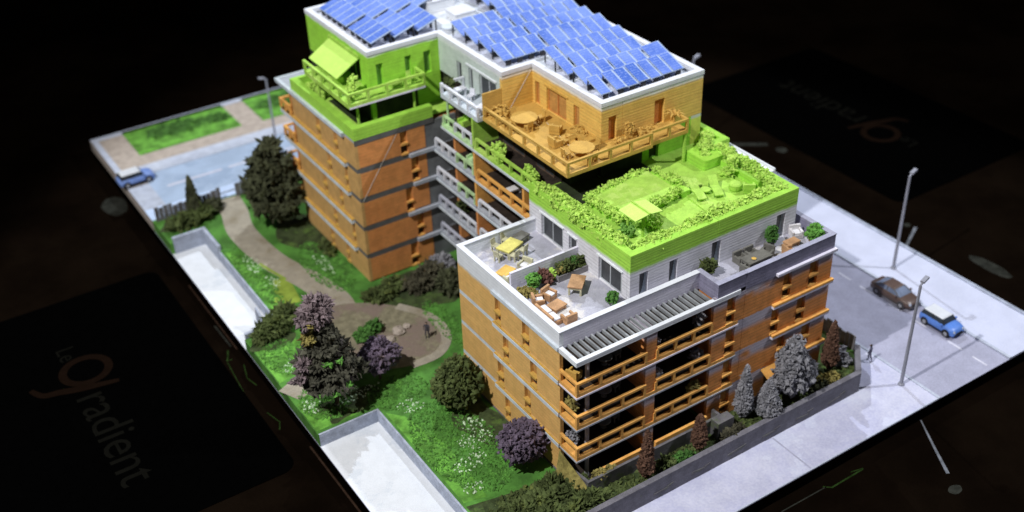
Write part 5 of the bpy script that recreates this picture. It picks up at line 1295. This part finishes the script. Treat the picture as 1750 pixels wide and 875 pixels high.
person('person in grey clothes walking on the right pavement by the fence',(30.0,-.95,ZS),.5,'person_blue')
person('person in dark clothes standing on the round plaza in the courtyard',(.1,22.4,.03),2.4,'person_dark',.15)

# ================================================================== TABLE: logo panels and stray projector light laid as flat marks
def rrect(x0,x1,y0,y1,r,n=6):
    out=[]
    for cx,cy,a0 in ((x1-r,y1-r,0),(x0+r,y1-r,90),(x0+r,y0+r,180),(x1-r,y0+r,270)):
        for k in range(n+1):
            a=R(a0+90*k/n); out.append((cx+r*math.cos(a),cy+r*math.sin(a)))
    return out
def text_mesh(s,size):
    cu=bpy.data.curves.new('t','FONT'); cu.body=s; cu.size=size; cu.extrude=.01; cu.resolution_u=3; cu.space_character=.98
    o=bpy.data.objects.new('t',cu); col.objects.link(o); dg=bpy.context.evaluated_depsgraph_get(); dg.update()
    m=bpy.data.meshes.new_from_object(o.evaluated_get(dg)); bpy.data.objects.remove(o); return m
def logo_panel(label,loc,rz,sgn):
    t=thing('logo_panel',label,'sign panel',loc,rz)
    obj('panel', MB().prism(rrect(-17.2,17.2,-11,11,1.2),0,.06),'panel_black',t)
    m=text_mesh('radient',4.75); o=obj('lettering', m,'logo_grey',t,loc=(-1.75,-1.35,.075))
    m=text_mesh('Le',2.3); obj('lettering', m,'logo_grey',t,loc=(-9.5,-1.0,.075))
    # big g: ring and sweeping tail
    mb=MB(); n=28
    for k in range(n):
        a0=2*math.pi*k/n; a1=2*math.pi*(k+1)/n
        def P(a,rr): return (-5.1+rr*math.cos(a)*1.0, .55+rr*math.sin(a)*1.05)
        p=[P(a0,2.25),P(a1,2.25),P(a1,1.55),P(a0,1.55)]; mb.prism(p,.062,.085)
    obj('letter_g', mb,'logo_orange',t)
    tail=bez([(-2.0,2.6),(-2.3,1.3),(-2.75,-.6),(-3.3,-2.2),(-3.7,-3.6),(-5.0,-4.3)],5); wd=[.45+.35*math.sin(math.pi*i/(len(tail)-1)) for i in range(len(tail))]
    rb_=ribbon(tail,wd); k=len(tail); mb=MB()
    for i in range(k-1): mb.prism([rb_[i],rb_[i+1],rb_[2*k-2-i],rb_[2*k-1-i]],.063,.087)
    obj('letter_g', mb,'logo_orange',t)
    return t
logo_panel('black rounded panel with a dim logo lying left of the model',(-26.2,33.9,ZT+.002),-math.pi/2,1)
logo_panel('black rounded panel with an upside down dim logo right of the model',(64.8,33.6,ZT+.002),math.pi/2,1)
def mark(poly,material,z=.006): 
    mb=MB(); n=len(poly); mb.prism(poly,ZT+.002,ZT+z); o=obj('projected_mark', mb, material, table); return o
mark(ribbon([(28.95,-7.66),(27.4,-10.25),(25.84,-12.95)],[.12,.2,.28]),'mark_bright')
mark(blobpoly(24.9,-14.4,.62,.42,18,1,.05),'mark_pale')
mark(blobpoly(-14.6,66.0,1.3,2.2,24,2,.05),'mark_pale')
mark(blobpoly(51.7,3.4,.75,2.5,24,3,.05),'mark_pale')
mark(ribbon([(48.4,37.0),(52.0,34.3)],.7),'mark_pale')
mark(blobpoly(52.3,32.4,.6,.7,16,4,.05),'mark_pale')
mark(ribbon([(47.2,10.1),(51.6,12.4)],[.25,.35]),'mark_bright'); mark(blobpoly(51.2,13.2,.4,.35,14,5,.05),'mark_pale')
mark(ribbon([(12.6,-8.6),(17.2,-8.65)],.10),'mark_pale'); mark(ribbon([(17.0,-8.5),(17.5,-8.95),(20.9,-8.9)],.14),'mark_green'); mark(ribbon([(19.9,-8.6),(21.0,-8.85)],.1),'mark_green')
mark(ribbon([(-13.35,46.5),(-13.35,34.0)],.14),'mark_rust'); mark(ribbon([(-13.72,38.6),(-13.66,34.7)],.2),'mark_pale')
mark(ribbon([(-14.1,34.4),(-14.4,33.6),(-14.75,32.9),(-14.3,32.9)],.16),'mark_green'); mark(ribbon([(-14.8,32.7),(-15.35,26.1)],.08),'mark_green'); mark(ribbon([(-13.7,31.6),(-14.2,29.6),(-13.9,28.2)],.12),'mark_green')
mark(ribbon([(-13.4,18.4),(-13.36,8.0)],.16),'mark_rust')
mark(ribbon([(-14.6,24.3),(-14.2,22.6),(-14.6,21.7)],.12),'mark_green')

# ================================================================== to model size
seen=set()
for o in list(sc.objects):
    if o.type in ('CAMERA','LIGHT'): continue
    o.location=o.location*S
    if o.type=='MESH' and o.data.name not in seen:
        seen.add(o.data.name); o.data.transform(Matrix.Scale(S,4)); o.data.update()
